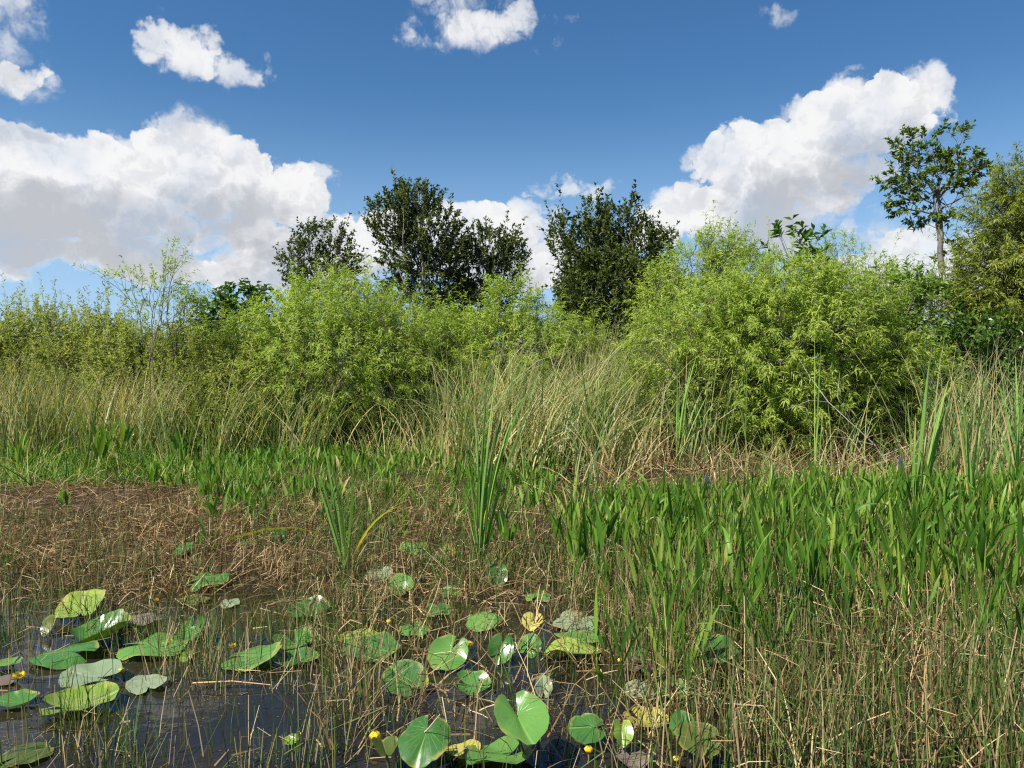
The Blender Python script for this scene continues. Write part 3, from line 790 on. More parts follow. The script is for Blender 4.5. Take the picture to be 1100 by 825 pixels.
# floating scum of tiny leaves and bits on the still water
sc = Geo()
S = scatter_px(5200, -60, 700, 625, 870, patch(34, 91, .05, .8)); S = S[S[:, 2] < .001]; k = len(S)
S[:, 2] = U(.002, .004, k)
an = U(0, 6.28, k); r_s = U(.0015, .0055, k)
ring = np.stack([np.stack([np.cos(an + j * 1.2566), np.sin(an + j * 1.2566) * .8, 0 * an], -1) * (r_s * U(.7, 1.2, k))[:, None] for j in range(5)], 1) + S[:, None]
bi = np.arange(k) * 5
sc.add(ring.reshape(-1, 3), np.stack([bi, bi + 1, bi + 2, bi + 3], -1), np.stack([bi, bi + 3, bi + 4], -1), rnd=np.repeat(U(0, 1, k), 5))
tag(sc.build('floating_duckweed', leaf_material('duckweed', [(0, (.09, .06, .03)), (.5, (.16, .13, .05)), (1, (.16, .20, .05))], .6, .05), smooth=False), 'specks of duckweed and plant bits floating on the dark water', 'duckweed', kind='stuff')

# ------------------------------------------------------------------ pickerelweed
def pickerel_geo(nl, hmin=.12, hmax=.44, ll=(.16, .34), lw=(.013, .032), spread=.07):
    g_ = Geo()
    b = np.stack([N(spread, nl), N(spread, nl), np.zeros(nl) - .05], -1)
    az = U(0, 6.28, nl); lean = np.abs(N(.15, nl)); Lp = U(hmin, hmax, nl)
    rn = np.clip(U(0, 1) * .35 + U(0, .7, nl), 0, 1)
    e = blades(g_, b, az, lean, np.full(nl, .05), Lp, U(.006, .009, nl), 3, 'stub', rnd=rn, twist=U(-1.3, 1.3, nl))
    blades(g_, e, az + N(.2, nl), lean + U(.0, .18, nl), np.where(U(0, 1, nl) < .09, U(.6, 1.6, nl), U(.0, .5, nl)), U(*ll, nl), U(*lw, nl), 6, 'lance', rnd=rn, fold=.35, twist=U(-1.4, 1.4, nl))
    return g_
ppr = [pickerel_geo(int(k)).mesh('pickerelweed', PICKEREL) for k in (7, 8, 9, 6, 8, 7, 11, 8, 5, 9)]
PLAB = 'upright pickerelweed plant with lance-shaped leaves in the dense green bed'
S = scatter_px(298, 600, 1130, 585, 780, bed_px)
for i, s in enumerate(S):
    o = bpy.data.objects.new('pickerelweed', ppr[i % len(ppr)]); COL.objects.link(o)
    o.location = (float(s[0]), float(s[1]), max(float(s[2]), -.02)); o.rotation_euler = (0, 0, float(U(0, 6.28))); o.scale = (float(U(.8, 1.15)),) * 3
    tag(o, PLAB, 'plant', 'pickerelweed plants in the bed on the right')
def leafy_bed(name, label, spots, nl, geo_kw, mat=PICKEREL):
    g_ = Geo()
    k = len(spots) * nl
    b = np.repeat(spots, nl, 0) + np.stack([N(.05, k), N(.05, k), np.zeros(k) - .03], -1)
    az = U(0, 6.28, k); lean = np.abs(N(.16, k)); Lp = U(*geo_kw['h'], k) * (1 + .35 * vnoise(b[:, 0], b[:, 1], .7, 71)); rn = np.clip(U(0, 1, k), 0, 1)
    e = blades(g_, b, az, lean, np.full(k, .05), Lp, U(.005, .008, k), 2, 'stub', rnd=rn)
    blades(g_, e, az, lean + U(0, .2, k), np.where(U(0, 1, k) < .08, U(.5, 1.5, k), U(0, .5, k)), U(*geo_kw['l'], k), U(*geo_kw['w'], k), 5, 'lance', rnd=rn, fold=.3)
    return tag(g_.build(name, mat), label, 'plants', kind='stuff')
leafy_bed('pickerelweed_bed', 'dense far part of the pickerelweed bed below the huge willow bush', scatter_px(1050, 592, 1160, 562, 625, bed_px), 5, dict(h=(.10, .36), l=(.15, .30), w=(.012, .028)))
leafy_bed('pickerelweed_bed', 'low bright pickerelweed fringe below the reeds', scatter_px(760, 150, 620, 504, 600, lambda px, py: np.interp(px, [180, 240], [.0, 1]) * np.interp(py + (px - 250) * .06, [508, 555, 590], [1, 1, .05]) * np.clip(.6 + vnoise(px, py * 3, 40, 31), .05, 1)), 4, dict(h=(.04, .18), l=(.13, .26), w=(.022, .042)), GRASS)
# pickerelweed plants that stand apart
def lone(px, py, nl, label, hmin, hmax, ll=(.18, .28), lw=(.03, .055), mat=PICKEREL):
    g_ = pickerel_geo(nl, hmin, hmax, ll, lw, .035)
    o = g_.build('pickerelweed', mat); b = ground_at(px, py); o.location = (b[0], b[1], max(0, float(height(b[0], b[1]))))
    return tag(o, label, 'plant', 'lone pickerelweed plants')
lone(545, 612, 6, 'small pickerelweed with dark dangling leaves just right of the central cattail', .22, .36)
lone(535, 606, 5, 'short pickerelweed tight against the central cattail', .2, .3)
lone(105, 532, 12, 'leafy pickerelweed clump on the left bank with long leaves bending right', .35, .7, (.25, .38), (.05, .08), GRASS)
lone(130, 520, 10, 'taller pickerelweed tuft behind the left bank clump', .4, .8, (.25, .38), (.05, .08), GRASS)
lone(20, 525, 14, 'broad-leaved marsh plant tuft nearest the left edge of the bank', .2, .5, (.22, .36), (.04, .065), GRASS)
lone(165, 540, 12, 'broad-leaved marsh plant tuft at the front edge of the green fringe', .15, .35, (.2, .3), (.035, .055), GRASS)
lone(195, 522, 14, 'tall broad-leaved marsh plant between the left bank clumps and the fringe', .25, .55, (.22, .36), (.04, .065))
lone(68, 562, 6, 'small dark pickerelweed tuft alone on the brown sedge mat', .12, .25, (.15, .22), (.03, .045))
lone(232, 570, 8, 'green pickerelweed tuft at the edge of the sedge mat left of the yellow arching leaf', .08, .2, (.18, .26), (.03, .045), GRASS)
lone(640, 640, 7, 'pickerelweed at the outer corner of the right bed beside the lily pads', .3, .5)
lone(985, 640, 8, 'pickerelweed with broad dark leaves at the foot of the tall right cattail', .25, .45, (.25, .34), (.045, .06))
lone(1042, 690, 7, 'foremost pickerelweed with broad leaves near the right edge', .3, .5, (.25, .34), (.04, .06))
lone(868, 690, 5, 'foremost pickerelweed at the middle of the right bed', .3, .48, (.25, .34), (.035, .05))

# purple flower spikes
petal = leaf_material('violet_petals', [(0, (.22, .20, .55)), (1, (.42, .36, .75))], .6, .3, (1, 1, 1.1))
for px, py, d, lab in ((760, 526, 8.2, 'violet pickerelweed flower spike at the left of the right bed'), (968, 506, 9.0, 'pale violet flower spike below the bleached dead branch'),
                       (929, 525, 8.4, 'small violet flower spike in the middle of the right bed'), (1080, 537, 7.4, 'largest violet flower spike near the right edge')):
    c = at(px, py, d); z0 = max(0, float(height(c[0], c[1])))
    r_ = thing('pickerelweed_flower', lab, 'flower', (c[0], c[1], z0), 0, 'violet flower spikes')
    g_ = Geo(); hh = c[2] - z0; n = 110
    hh += .07; zz = U(-.07, .06, n); an = U(0, 6.28, n)
    leaves(g_, np.stack([.004 * np.cos(an), .004 * np.sin(an), hh + zz], -1), np.stack([np.cos(an), np.sin(an), U(.1, .8, n)], -1),   .036, .022)
    g_.build('petals', petal, r_)
    g_ = Geo(); curve_tube(g_, [(0, 0, 0), (.01, 0, hh * .5), (0, 0, hh + .05)], .005, .003); g_.build('stem', PICKEREL, r_)

# ------------------------------------------------------------------ cattails
def cattail(px, py, tips, label, width=.021, dead=(), yellow=(), spike=None):
    b = ground_at(px, py); d = b[1]; z0 = max(-.05, float(height(b[0], b[1])) - .03); b[2] = z0
    r_ = thing('cattail', label, 'cattail', b, 0, 'cattails')
    def group(lst, name, mat, rn):
        if not lst: return
        g_ = Geo()
        for tx, ty, bend in lst:
            if name == 'green_leaves': ty -= 28; tx += (tx - px) * .12
            off_ = N(.03); dy = N(.1)
            T_ = at(tx, ty, d + dy) - b
            h = math.hypot(T_[0], dy); L = math.sqrt(T_[2] ** 2 + h * h) * (1 + .12 * abs(bend))
            lean = math.atan2(h, T_[2]) - bend * .42
            blades(g_, np.array([[N(.018), N(.018), -.02]]), math.atan2(T_[0], dy), lean, bend, L, width * U(.95, 1.4) * {'green_leaves': 1, 'dead_leaf': .62}.get(name, 1.2), 9, 'strap', twist=(math.atan2(T_[0], dy) + U(-.7, .7)) if name == 'green_leaves' else U(-.5, .5), power=1.3, rnd=U(*rn), fold=.3)
        g_.build(name, mat, r_)
    group(list(tips) + [(tx + N(7), ty + U(5, 50), bd_ + N(.06)) for tx, ty, bd_ in tips], 'green_leaves', CATTAIL, (0, .85)); group(list(dead), 'dead_leaf', STRAW, (.1, .8)); group(list(yellow), 'yellow_leaf', YELLOW_LEAF, (.2, 1))
    if spike:
        g_ = Geo(); T_ = at(*spike, d) - b
        curve_tube(g_, [(0, 0, 0), T_ * .5, T_ * .86], .006, .004); g_.build('stalk', CATTAIL, r_)
        g_ = Geo(); curve_tube(g_, [T_ * .86, T_ * .88, T_ * .99, T_], .007, .006, 8); g_.build('spike', STRAW, r_)
    return r_
cattail(515, 612, [(500, 405, .1), (508, 455, .05), (522, 440, .1), (538, 415, .25), (552, 425, .3), (565, 440, .4), (530, 470, .2), (512, 490, .05), (545, 475, .3), (503, 520, .1), (528, 395, .15)],
        'central bright green cattail clump standing in the sedge mat', .0165, dead=[(534, 520, .2)], yellow=[(520, 530, .1), (525, 545, .2)])
cattail(374, 622, [(350, 497, .05), (358, 520, .1), (379, 517, .02), (366, 545, .05), (382, 560, .1)], 'small cattail left of centre with a yellow leaf bent over to the right', .02, yellow=[(426, 545, 1.2)], dead=[(440, 556, 1.3)])
cattail(985, 592, [(998, 345, .03), (975, 450, .1), (1000, 400, .08), (988, 470, .03), (965, 480, .15), (1002, 430, .1)], 'tallest thin cattail on the right with a brown tip', .024, dead=[(999, 343, .05)])
cattail(1046, 600, [(1060, 410, .1), (1072, 450, .2), (1036, 470, .08), (1055, 470, .1), (1066, 430, .25), (1028, 430, .2)], 'cattail near the right edge with a long orange dead leaf', .024, dead=[(1018, 385, .12)])
cattail(728, 522, [(726, 400, .02), (742, 420, .2), (752, 425, .35), (720, 440, .05), (735, 445, .15), (746, 412, .25)], 'cattail between reeds and huge willow with a curved brown leaf', .02, dead=[(768, 452, .7), (731, 470, .1)])
cattail(640, 524, [(624, 410, .03), (632, 440, .02), (643, 420, .05), (628, 470, .03), (650, 455, .1)], 'cattail at the left of the pickerelweed bed with a broad orange dead leaf', .02, dead=[(658, 448, .1), (655, 465, .06)])
cattail(690, 505, [(690, 360, .02), (684, 420, .05), (697, 400, .05), (700, 430, .1)], 'thin tall cattail in front of the dark spiky tree', .018, dead=[(730, 345, .02)])
cattail(500, 508, [(494, 400, .05), (510, 405, .1), (487, 430, .05), (522, 420, .2), (505, 430, .03)], 'bluish cattail among the leaning reeds on the left side of them', .02, dead=[(488, 440, .1)])
cattail(555, 505, [(560, 400, .1), (575, 410, .25), (548, 420, .05), (585, 425, .4)], 'cattail hidden in the middle of the leaning reeds', .02)
cattail(875, 545, [(874, 385, .02), (880, 430, .08), (868, 440, .05)], 'thin cattail before the bleached dead branch', .014)
cattail(1095, 560, [(1085, 400, .1), (1100, 420, .1), (1075, 440, .2), (1090, 450, .1), (1110, 410, .1)], 'cattail cut by the right edge', .022, dead=[(1070, 420, .3)])
cattail(410, 505, [(422, 460, .3), (398, 470, .1), (446, 468, .6), (405, 480, .1)], 'short cattail at the foot of the big willow bush', .02)

# long yellow arching leaf on the sedge mat
ya = Geo()
c0 = ground_at(228, 592)
pts = [at(x, y, c0[1]) - c0 for x, y in ((228, 588), (250, 578), (285, 569), (315, 567), (345, 574), (352, 580))]
pts = np.array(pts); V = []
for i, q in enumerate(pts):
    wd_ = .014 * (1 - .12 * i)
    V += [q + np.array([0, .01, -wd_]), q + np.array([0, -.005, wd_])]
ya.add(V, [(2 * i, 2 * i + 1, 2 * i + 3, 2 * i + 2) for i in range(len(pts) - 1)], rnd=.7, along=.3)
o = ya.build('fallen_leaf', YELLOW_LEAF); o.location = c0
tag(o, 'long yellow-green cattail leaf arching over the sedge mat', 'leaf')
# pale broken stem lying across
for (x0, y0, x1, y1, lab) in ((528, 560, 605, 566, 'straight straw-coloured stem lying flat right of the central cattail'), (205, 742, 290, 742, 'single straw stem floating on open water'),
                              (690, 640, 640, 690, 'thin broken straw stem slanting over the dark pool by the right bed')):
    a_, b_ = ground_at(x0, y0), ground_at(x1, y1); a_[2] = max(.03, height(a_[0], a_[1]) + .05); b_[2] = max(.02, height(b_[0], b_[1]) + .03)
    g_ = Geo(); curve_tube(g_, [np.zeros(3), (b_ - a_) * .5 + np.array([0, 0, .015]), b_ - a_], .005, .003); o = g_.build('broken_reed', STRAW); o.location = a_
    tag(o, lab, 'reed')

# ------------------------------------------------------------------ lily pads
def pad_material(name, stops, vein, rough=.22, back=(.12, .15, .03), blot=.85, edge=(.30, .27, .07), transl=.14):
    m = bpy.data.materials.new(name); m.use_nodes = True
    t = NT(m.node_tree); m.node_tree.nodes.clear()
    pos = t.n('ShaderNodeTexCoord').outputs['Object']
    rn = t.n('ShaderNodeObjectInfo').outputs['Random']
    a = t.n('ShaderNodeAttribute', attribute_name='along').outputs['Fac']
    th = t.n('ShaderNodeAttribute', attribute_name='rnd').outputs['Fac']
    shift = t.vmath('ADD', pos, t.n('ShaderNodeObjectInfo').outputs['Location'])
    base = t.ramp(t.math('ADD', t.math('MULTIPLY', rn, .6), t.math('MULTIPLY', t.noise(shift, 9.0, 4.0, .6), .5)), stops)
    fr = t.math('ABSOLUTE', t.math('SUBTRACT', t.math('FRACT', t.math('MULTIPLY', th, 19.0)), .5))
    vn = t.math('MULTIPLY', t.smooth(fr, .0, .12, 1, 0), t.smooth(a, 1.02, .3, 0.0, .5))
    mid = t.smooth(t.math('ABSOLUTE', t.math('SUBTRACT', th, .5)), .004, .014, .8, 0.0)
    c = t.mix(t.math('MAXIMUM', vn, mid), base, vein)
    ed = t.math('MULTIPLY', t.smooth(t.math('ADD', a, t.math('MULTIPLY', t.noise(shift, 18.0, 3.0), .35)), .98, 1.16), t.math('MULTIPLY', blot, t.smooth(t.noise(shift, 7.0, 3.0, .6), .46, .62)))
    c = t.mix(ed, c, edge)
    sp_ = t.math('MULTIPLY', t.smooth(t.noise(shift, 42.0, 3.0, .6), .62, .72), blot)
    c = t.mix(sp_, c, (.16, .12, .05))
    c = t.mix(t.n('ShaderNodeNewGeometry').outputs['Backfacing'], c, back)
    p = t.n('ShaderNodeBsdfPrincipled'); t.put(p.inputs['Base Color'], c)
    t.put(p.inputs['Roughness'], t.smooth(t.noise(shift, 12.0, 3.0), .3, .7, rough - .06, rough + .12))
    p.inputs['Specular IOR Level'].default_value = .32
    b = t.n('ShaderNodeBump'); b.inputs['Strength'].default_value = .35; b.inputs['Distance'].default_value = .006
    t.put(b.inputs['Height'], t.math('SUBTRACT', t.noise(shift, 16.0, 3.0), t.math('MULTIPLY', vn, .5))); t.put(p.inputs['Normal'], b.outputs[0])
    p.inputs['Coat Weight'].default_value = .10; p.inputs['Coat Roughness'].default_value = .3
    tr = t.n('ShaderNodeBsdfTranslucent'); t.put(tr.inputs['Color'], t.mix(1.0, c, (1.0, 1.5, .5), 'MULTIPLY'))
    mx = t.n('ShaderNodeMixShader'); mx.inputs[0].default_value = transl
    t.put(mx.inputs[1], p.outputs[0]); t.put(mx.inputs[2], tr.outputs[0])
    t.put(t.n('ShaderNodeOutputMaterial').inputs[0], mx.outputs[0])
    return m
PAD = {
    'green': pad_material('pad_green', [(.2, (.034, .105, .022)), (.5, (.058, .165, .034)), (.9, (.115, .25, .05))], (.17, .30, .07)),
    'lime': pad_material('pad_lime', [(.2, (.13, .22, .03)), (.6, (.20, .29, .045)), (.9, (.27, .34, .06))], (.32, .38, .12), blot=.7, edge=(.40, .36, .08)),
    'yellow': pad_material('pad_yellow', [(.2, (.28, .28, .05)), (.6, (.40, .36, .07)), (.9, (.50, .44, .14))], (.45, .42, .14), .45, (.30, .30, .08), .8, (.35, .22, .08)),
    'olive': pad_material('pad_olive', [(.2, (.05, .08, .015)), (.6, (.08, .11, .02)), (.9, (.12, .14, .03))], (.14, .16, .05), .35),
    'brown': pad_material('pad_brown', [(.2, (.10, .07, .055)), (.6, (.16, .12, .10)), (.9, (.22, .18, .15))], (.2, .16, .12), .28, (.1, .08, .05), .4, (.12, .09, .06), .05),
    'pale': pad_material('pad_pale', [(.2, (.14, .19, .10)), (.6, (.19, .25, .14)), (.9, (.26, .31, .2))], (.3, .34, .2), .25, (.16, .17, .08), .3),
}
STALK = leaf_material('pad_stalks', [(0, (.09, .13, .03)), (1, (.17, .2, .06))], .45, .1)
def lily_pad(px, py, wpx, hpx, kind, label, head=None, fold=0.0, curl=None, wave=None, roll=0.0, lift=None, name='lily_pad'):
    phi0 = math.atan2(EYE, EYE * F / (py - HORIZON))
    ratio = min(.98, hpx / wpx / .95)
    tau = math.asin(ratio) - phi0 if fold < .6 else 0.1
    head = U(-math.pi, math.pi) if head is None else math.radians(head)
    d = EYE * F / (py - HORIZON)
    W = wpx * d / F; zc = max(.012, abs(math.sin(tau)) * W * .42 + .012) if lift is None else lift
    d = (EYE - zc) * F / (py - HORIZON); W = wpx * d / F
    k = abs(math.sin(head)) ; L = W * 1.14; Wd = W * .96
    nth, ns = 40, 9
    th = np.linspace(-(math.pi - .26), math.pi - .26, nth)
    end = np.exp(-((math.pi - .26 - np.abs(th)) / .2) ** 2)
    A = np.array([0, -.16 * L])
    bx = Wd / 2 * np.sin(th) * (1 + .05 * np.cos(th)); by = L / 2 * np.cos(th) - .02 * L
    rim = 1 - .10 * end + .012 * np.sin(th * 7 + U(0, 6)) + .012 * np.sin(th * 13 + U(0, 6)) - .13 * (RNG.random() < .5) * np.exp(-((th - U(-2, 2)) / .13) ** 2) - .08 * (RNG.random() < .5) * np.exp(-((th - U(-2, 2)) / .07) ** 2)
    S_, TH = np.meshgrid(np.linspace(.03, 1, ns), np.arange(nth), indexing='ij')
    x = A[0] + (bx * rim - A[0])[TH] * S_; y = A[1] + (by * rim - A[1])[TH] * S_
    curl = U(-.08, .16) if curl is None else curl; wave = U(.02, .055) if wave is None else wave
    z = curl * L * S_ ** 2.2 + wave * L * S_ ** 2 * np.sin(th[TH] * RNG.integers(2, 5) + U(0, 6)) + .012 * L * S_ ** 2 * np.sin(th[TH] * 7 + U(0, 6)) + roll * L * np.maximum(0, y / L + .1) ** 2 * 2
    ca, sa = math.cos(fold), math.sin(fold)
    z = z * ca + np.abs(x) * sa; x = x * ca
    z = z - .04 * L * np.exp(-(np.abs(x) / (.05 * L)) ** 2) * (.3 + fold)
    P = np.stack([x, y, z], -1).reshape(-1, 3)
    ch, sh = math.cos(head), math.sin(head)
    P = P @ np.array([[ch, -sh, 0], [sh, ch, 0], [0, 0, 1]]).T
    # tilt about the across-view axis so the near edge dips
    az = math.atan2(px - 550, F)
    R = np.array([[math.cos(az), math.sin(az), 0], [-math.sin(az), math.cos(az), 0], [0, 0, 1]])     # view frame
    ct, st = math.cos(tau), math.sin(tau)
    Tm = np.array([[1, 0, 0], [0, ct, -st], [0, st, ct]])
    P = (P @ R.T @ Tm.T) @ R
    cpos = at(px, py, d)
    P[:, 2] += max(0, .006 - (P[:, 2].min() + zc)) if fold < .6 and kind != 'brown' else 0
    base = np.array([cpos[0], cpos[1], 0.0])
    r_ = thing(name, label, 'lily pad', base, 0, 'lily pads')
    g_ = Geo()
    ix = np.arange(ns * nth).reshape(ns, nth)
    P3 = P + np.array([0, 0, zc])
    q = np.stack([ix[:-1, :-1], ix[:-1, 1:], ix[1:, 1:], ix[1:, :-1]], -1).reshape(-1, 4)
    g_.add(P3, q, rnd=((th[TH] / (2 * math.pi)) + .5).ravel(), along=S_.ravel())
    g_.build('leaf_blade', PAD[kind], r_)
    a0 = P3[:nth].mean(0) + np.array([0, 0, -.003])
    g_ = Geo(); curve_tube(g_, [a0, a0 * np.array([.9, .9, .5]) + np.array([.01, .01, -.02]), np.array([a0[0] + U(-.08, .08), a0[1] + U(-.02, .1), -.16])], .006, .007, 7)
    g_.build('stalk', STALK, r_)
    return r_
PADS = [
    (86, 654, 54, 31, 'lime', 'bright lime lily pad raised facing the viewer, uppermost of the left group', dict(head=20, curl=.10)),
    (145, 666, 48, 9, 'brown', 'flat purple-brown lily pad right of the uppermost lime pad', dict(curl=.0)),
    (52, 674, 22, 32, 'olive', 'dark olive lily pad tipped on edge under the uppermost lime pad', dict(fold=.3)),
    (207, 681, 31, 25, 'green', 'small glossy lily pad cupped in two lobes right of the left group', dict(head=180, curl=.22)),
    (107, 687, 56, 24, 'green', 'saddle-shaped green lily pad in the middle of the left group', dict(roll=.2, fold=.25, head=-60)),
    (66, 706, 62, 27, 'green', 'wide flat green lily pad at the left below the saddle-shaped pad', dict(head=80, curl=-.06)),
    (164, 699, 66, 24, 'green', 'broad green lily pad with a yellow flower bud on its far edge', dict(head=-80)),
    (201, 708, 15, 13, 'lime', 'tiny curled lime lily pad beside the pad with the yellow flower', dict(curl=.25)),
    (5, 716, 26, 11, 'green', 'small green lily pad at the left edge above the brown one', {}),
    (4, 731, 26, 13, 'brown', 'dull brown lily pad cut by the left edge', {}),
    (95, 728, 58, 29, 'pale', 'dusty grey lily pad shining white on the open water', dict(curl=.06)),
    (14, 757, 40, 17, 'green', 'green lily pad cut by the left edge above the open water', dict(head=90)),
    (83, 759, 70, 31, 'lime', 'big lime lily pad with yellow rim floating foremost on the left open water', dict(head=-70, curl=.10, wave=.02)),
    (155, 737, 42, 18, 'pale', 'pale half-sunken lily pad beside the white cloud reflection', {}),
    (22, 815, 52, 22, 'olive', 'dark olive lily pad in the bottom left corner', {}),
    (197, 590, 23, 13, 'green', 'small lily pad held up on the sedge mat left of the yellow arching leaf', dict(lift=.08)),
    (221, 620, 42, 16, 'green', 'raised green lily pad alone on the sedge below the yellow arching leaf', dict(lift=.09, curl=-.1)),
    (206, 647, 34, 9, 'olive', 'dark flat lily pad under the raised pad on the sedge', {}),
    (333, 659, 43, 22, 'green', 'tilted green lily pad with notched rim left of centre', dict(wave=.05)),
    (270, 709, 60, 26, 'green', 'green lily pad with its right side rolled up, on open water left of centre', dict(head=-95, roll=.35)),
    (318, 694, 52, 18, 'green', 'flat lily pad behind the rolled-up pad', {}),
    (316, 712, 46, 17, 'green', 'shaded lily pad just right of the rolled-up pad', {}),
    (264, 584, 22, 7, 'green', 'thin lily pad below the yellow arching leaf', {}),
    (297, 576, 16, 17, 'green', 'small upright lily pad at the right end of the yellow arching leaf', {}),
    (312, 799, 16, 11, 'lime', 'tiny lime leaf floating alone on dark water near the bottom', {}),
    (245, 649, 22, 9, 'pale', 'small pale lily pad among the sedge stubs', {}),
    (443, 591, 31, 13, 'green', 'narrow dark-green lily pad at the far side near the yellow ragged leaf', {}),
    (483, 593, 17, 15, 'yellow', 'ragged yellow lily pad left of the central cattail', dict(wave=.08)),
    (478, 603, 21, 7, 'green', 'small lily pad under the ragged yellow one', {}),
    (407, 618, 28, 13, 'pale', 'dull pale lily pad right of the small cattail', {}),
    (431, 631, 27, 21, 'green', 'round lily pad facing the viewer between the two cattails', {}),
    (534, 620, 25, 25, 'green', 'heart-shaped lily pad hanging at the foot of the central cattail', dict(head=180, fold=.2)),
    (484, 637, 27, 11, 'green', 'light green lily pad below left of the central cattail', {}),
    (579, 642, 30, 10, 'green', 'dark lily pad at the edge of the pickerelweed bed', {}),
    (470, 657, 31, 13, 'green', 'lily pad with a drooping side, above the bright curled yellow one', dict(fold=-.2)),
    (520, 665, 39, 17, 'green', 'domed green lily pad below the central cattail', dict(curl=-.14, lift=.06)),
    (572, 670, 25, 16, 'yellow', 'yellow-green curled lily pad right of the domed pad', dict(fold=.3)),
    (445, 678, 34, 13, 'green', 'flat lily pad half hidden in rushes at centre', {}),
    (619, 671, 48, 20, 'pale', 'large matt lily pad nearest the pickerelweed bed', dict(curl=-.05)),
    (381, 688, 42, 16, 'lime', 'light green lily pad overlapping the big wavy one at centre left', {}),
    (398, 699, 60, 27, 'green', 'big wavy green lily pad at centre left', dict(wave=.05)),
    (481, 704, 44, 34, 'green', 'shiny lily pad with white sheen at the very centre of the pad group', dict(curl=.05, head=150)),
    (538, 700, 30, 30, 'green', 'lily pad tipped up beside the orange flower', dict(fold=.2)),
    (569, 696, 27, 22, 'green', 'round lily pad tilted to the viewer right of the tipped-up pad', {}),
    (621, 687, 48, 10, 'green', 'thin edge-on lily pad below the large matt pad', {}),
    (616, 705, 60, 14, 'lime', 'long curled lime lily pad showing its pale underside', dict(fold=.4, head=90)),
    (434, 733, 51, 34, 'green', 'glossy round lily pad bright in sun above the foremost leaves', dict(head=40, curl=.06)),
    (507, 738, 38, 24, 'green', 'lily pad half behind tall rush stems right of the glossy round pad', {}),
    (584, 740, 22, 34, 'pale', 'narrow pale lily pad standing on edge among rushes', dict(fold=.45, head=0)),
    (685, 709, 38, 17, 'green', 'green lily pad lying above a brown one by the right pool', dict(head=110)),
    (686, 720, 38, 12, 'brown', 'withered brown lily pad under the green one by the right pool', {}),
    (688, 744, 32, 18, 'pale', 'grey worn lily pad in the right pool', {}),
    (722, 745, 32, 26, 'green', 'folded lily pad behind the yellow blotched leaf', dict(fold=.35)),
    (455, 795, 58, 44, 'green', 'large bright lily leaf raised towards the viewer at the bottom left of centre', dict(head=165, curl=-.06, lift=.17)),
    (560, 779, 66, 46, 'green', 'large folded lily leaf with a pointed corner at the bottom centre', dict(head=200, fold=.45, lift=.18)),
    (413, 809, 34, 36, 'olive', 'dark folded lily leaf left of the large bright raised leaf', dict(fold=.6, head=20, lift=.1)),
    (536, 817, 72, 22, 'green', 'broad lily pad at the bottom edge under the folded leaf', dict(curl=.08)),
    (631, 784, 38, 30, 'green', 'lily leaf among rushes right of the large folded leaf', dict(lift=.1)),
    (669, 790, 27, 24, 'lime', 'yellow-green lily leaf curled upright near the bottom', dict(fold=.5, head=180, lift=.09)),
    (697, 778, 49, 19, 'yellow', 'blotched yellow lily pad with pale rim near the bottom', dict(curl=.1)),
    (750, 796, 48, 36, 'olive', 'shaded olive lily leaf standing up in the right foreground', dict(head=90, lift=.12)),
    (735, 782, 30, 28, 'green', 'triangular sunlit lily leaf behind the shaded olive one', dict(lift=.14, head=0)),
    (681, 818, 38, 18, 'brown', 'brown-grey rotten lily pad at the bottom edge', {}),
    (770, 706, 50, 32, 'green', 'large half-folded lily leaf at the edge of the right rushes', dict(fold=.5, head=-60, lift=.14)),
    (771, 727, 40, 16, 'olive', 'dark lily pad under the half-folded leaf by the right rushes', dict(lift=.03)),
    (739, 744, 24, 14, 'green', 'small lily pad left of the dark one by the right rushes', {}),
    (492, 811, 44, 13, 'yellow', 'rotting yellow lily leaf lying at the bottom centre', dict(wave=.09)),
]
for px, py, w_, h_, kd, lab, kw in PADS:
    lily_pad(px, py, w_, h_, kd, lab, **kw)

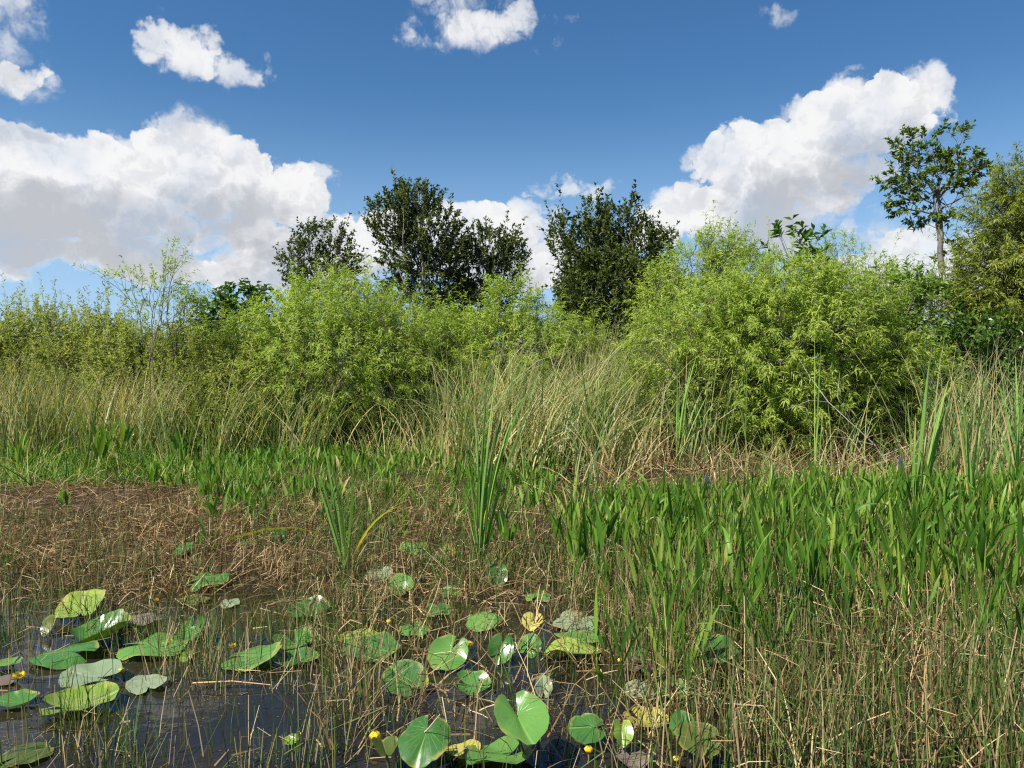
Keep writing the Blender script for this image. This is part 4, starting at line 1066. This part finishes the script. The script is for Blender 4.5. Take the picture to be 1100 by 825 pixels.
# ------------------------------------------------------------------ yellow pond-lily flowers
PETAL = leaf_material('yellow_petals', [(0, (.72, .46, .02)), (.6, (.85, .62, .03)), (1, (.80, .66, .10))], .4, .3, (1.1, 1.0, .4))
def pond_flower(px, py, size, label, h=.05, open_=.75):
    d = (EYE - h) * F / (py - HORIZON); c = at(px, py, d)
    r_ = thing('pond_lily_flower', label, 'flower', (c[0], c[1], 0), U(0, 6.28), 'yellow pond-lily flowers')
    R_ = size * d / F / 2 * .8
    g_ = Geo()
    for k in range(6):
        a_ = k * math.pi / 3; V = []
        for i in range(6):
            u = i / 5; rr = R_ * math.sin(u * math.pi * open_) ; zz = R_ * (1 - math.cos(u * math.pi * open_)) * .85
            hw = .62 * math.sin(.25 + u * 2.5) * max(rr, R_ * .25)
            for s_ in (-1, 0, 1):
                V.append((math.cos(a_) * (rr + (.06 * R_ if s_ == 0 else 0)) - math.sin(a_) * hw * s_, math.sin(a_) * (rr + (.06 * R_ if s_ == 0 else 0)) + math.cos(a_) * hw * s_, h - R_ * .8 + zz))
        q = [(i * 3 + j, i * 3 + j + 1, i * 3 + j + 4, i * 3 + j + 3) for i in range(5) for j in range(2)]
        g_.add(V, q, rnd=U(0, 1))
    g_.build('petals', PETAL, r_)
    g_ = Geo(); curve_tube(g_, [(0, 0, h - R_ * .8), (0, 0, h - R_ * .2), (0, 0, h + R_ * .1)], R_ * .5, R_ * .62, 10); g_.build('disc', PAD['yellow'], r_)
    g_ = Geo(); curve_tube(g_, [(0, 0, h - R_ * .75), (.006, .01, (h - R_) * .4), (.02, .03, -.15)], .005, .006, 6); g_.build('stalk', STALK, r_)
for a_ in ((166, 645, 6, 'small yellow flower above the purple-brown pad'), (178, 691, 13, 'large yellow flower on the broad pad at left'), (248, 694, 9, 'yellow flower in a tangle of dead stems left of centre'),
           (17, 726, 14, 'open yellow flower near the left edge'), (128, 722, 9, 'golden bud between the dusty grey pad and the pad with a flower'), (224, 588, 6, 'tiny yellow flower at the left end of the yellow arching leaf'),
           (503, 692, 10, 'orange-yellow flower on a stalk at the centre of the pads'), (417, 669, 7, 'small yellow bud among rushes left of centre'), (402, 793, 14, 'pale round yellow bud at the bottom left of centre'),
           (633, 808, 11, 'orange-tipped bud near the bottom right of centre'), (667, 711, 7, 'cream bud beside the withered brown pad'), (728, 818, 9, 'yellow bud at the bottom edge under the shaded olive leaf'),
           (730, 766, 9, 'yellow flower behind the blotched yellow pad')):
    pond_flower(*a_[:3], a_[3], open_=.92 if 'bud' in a_[3] else .58)
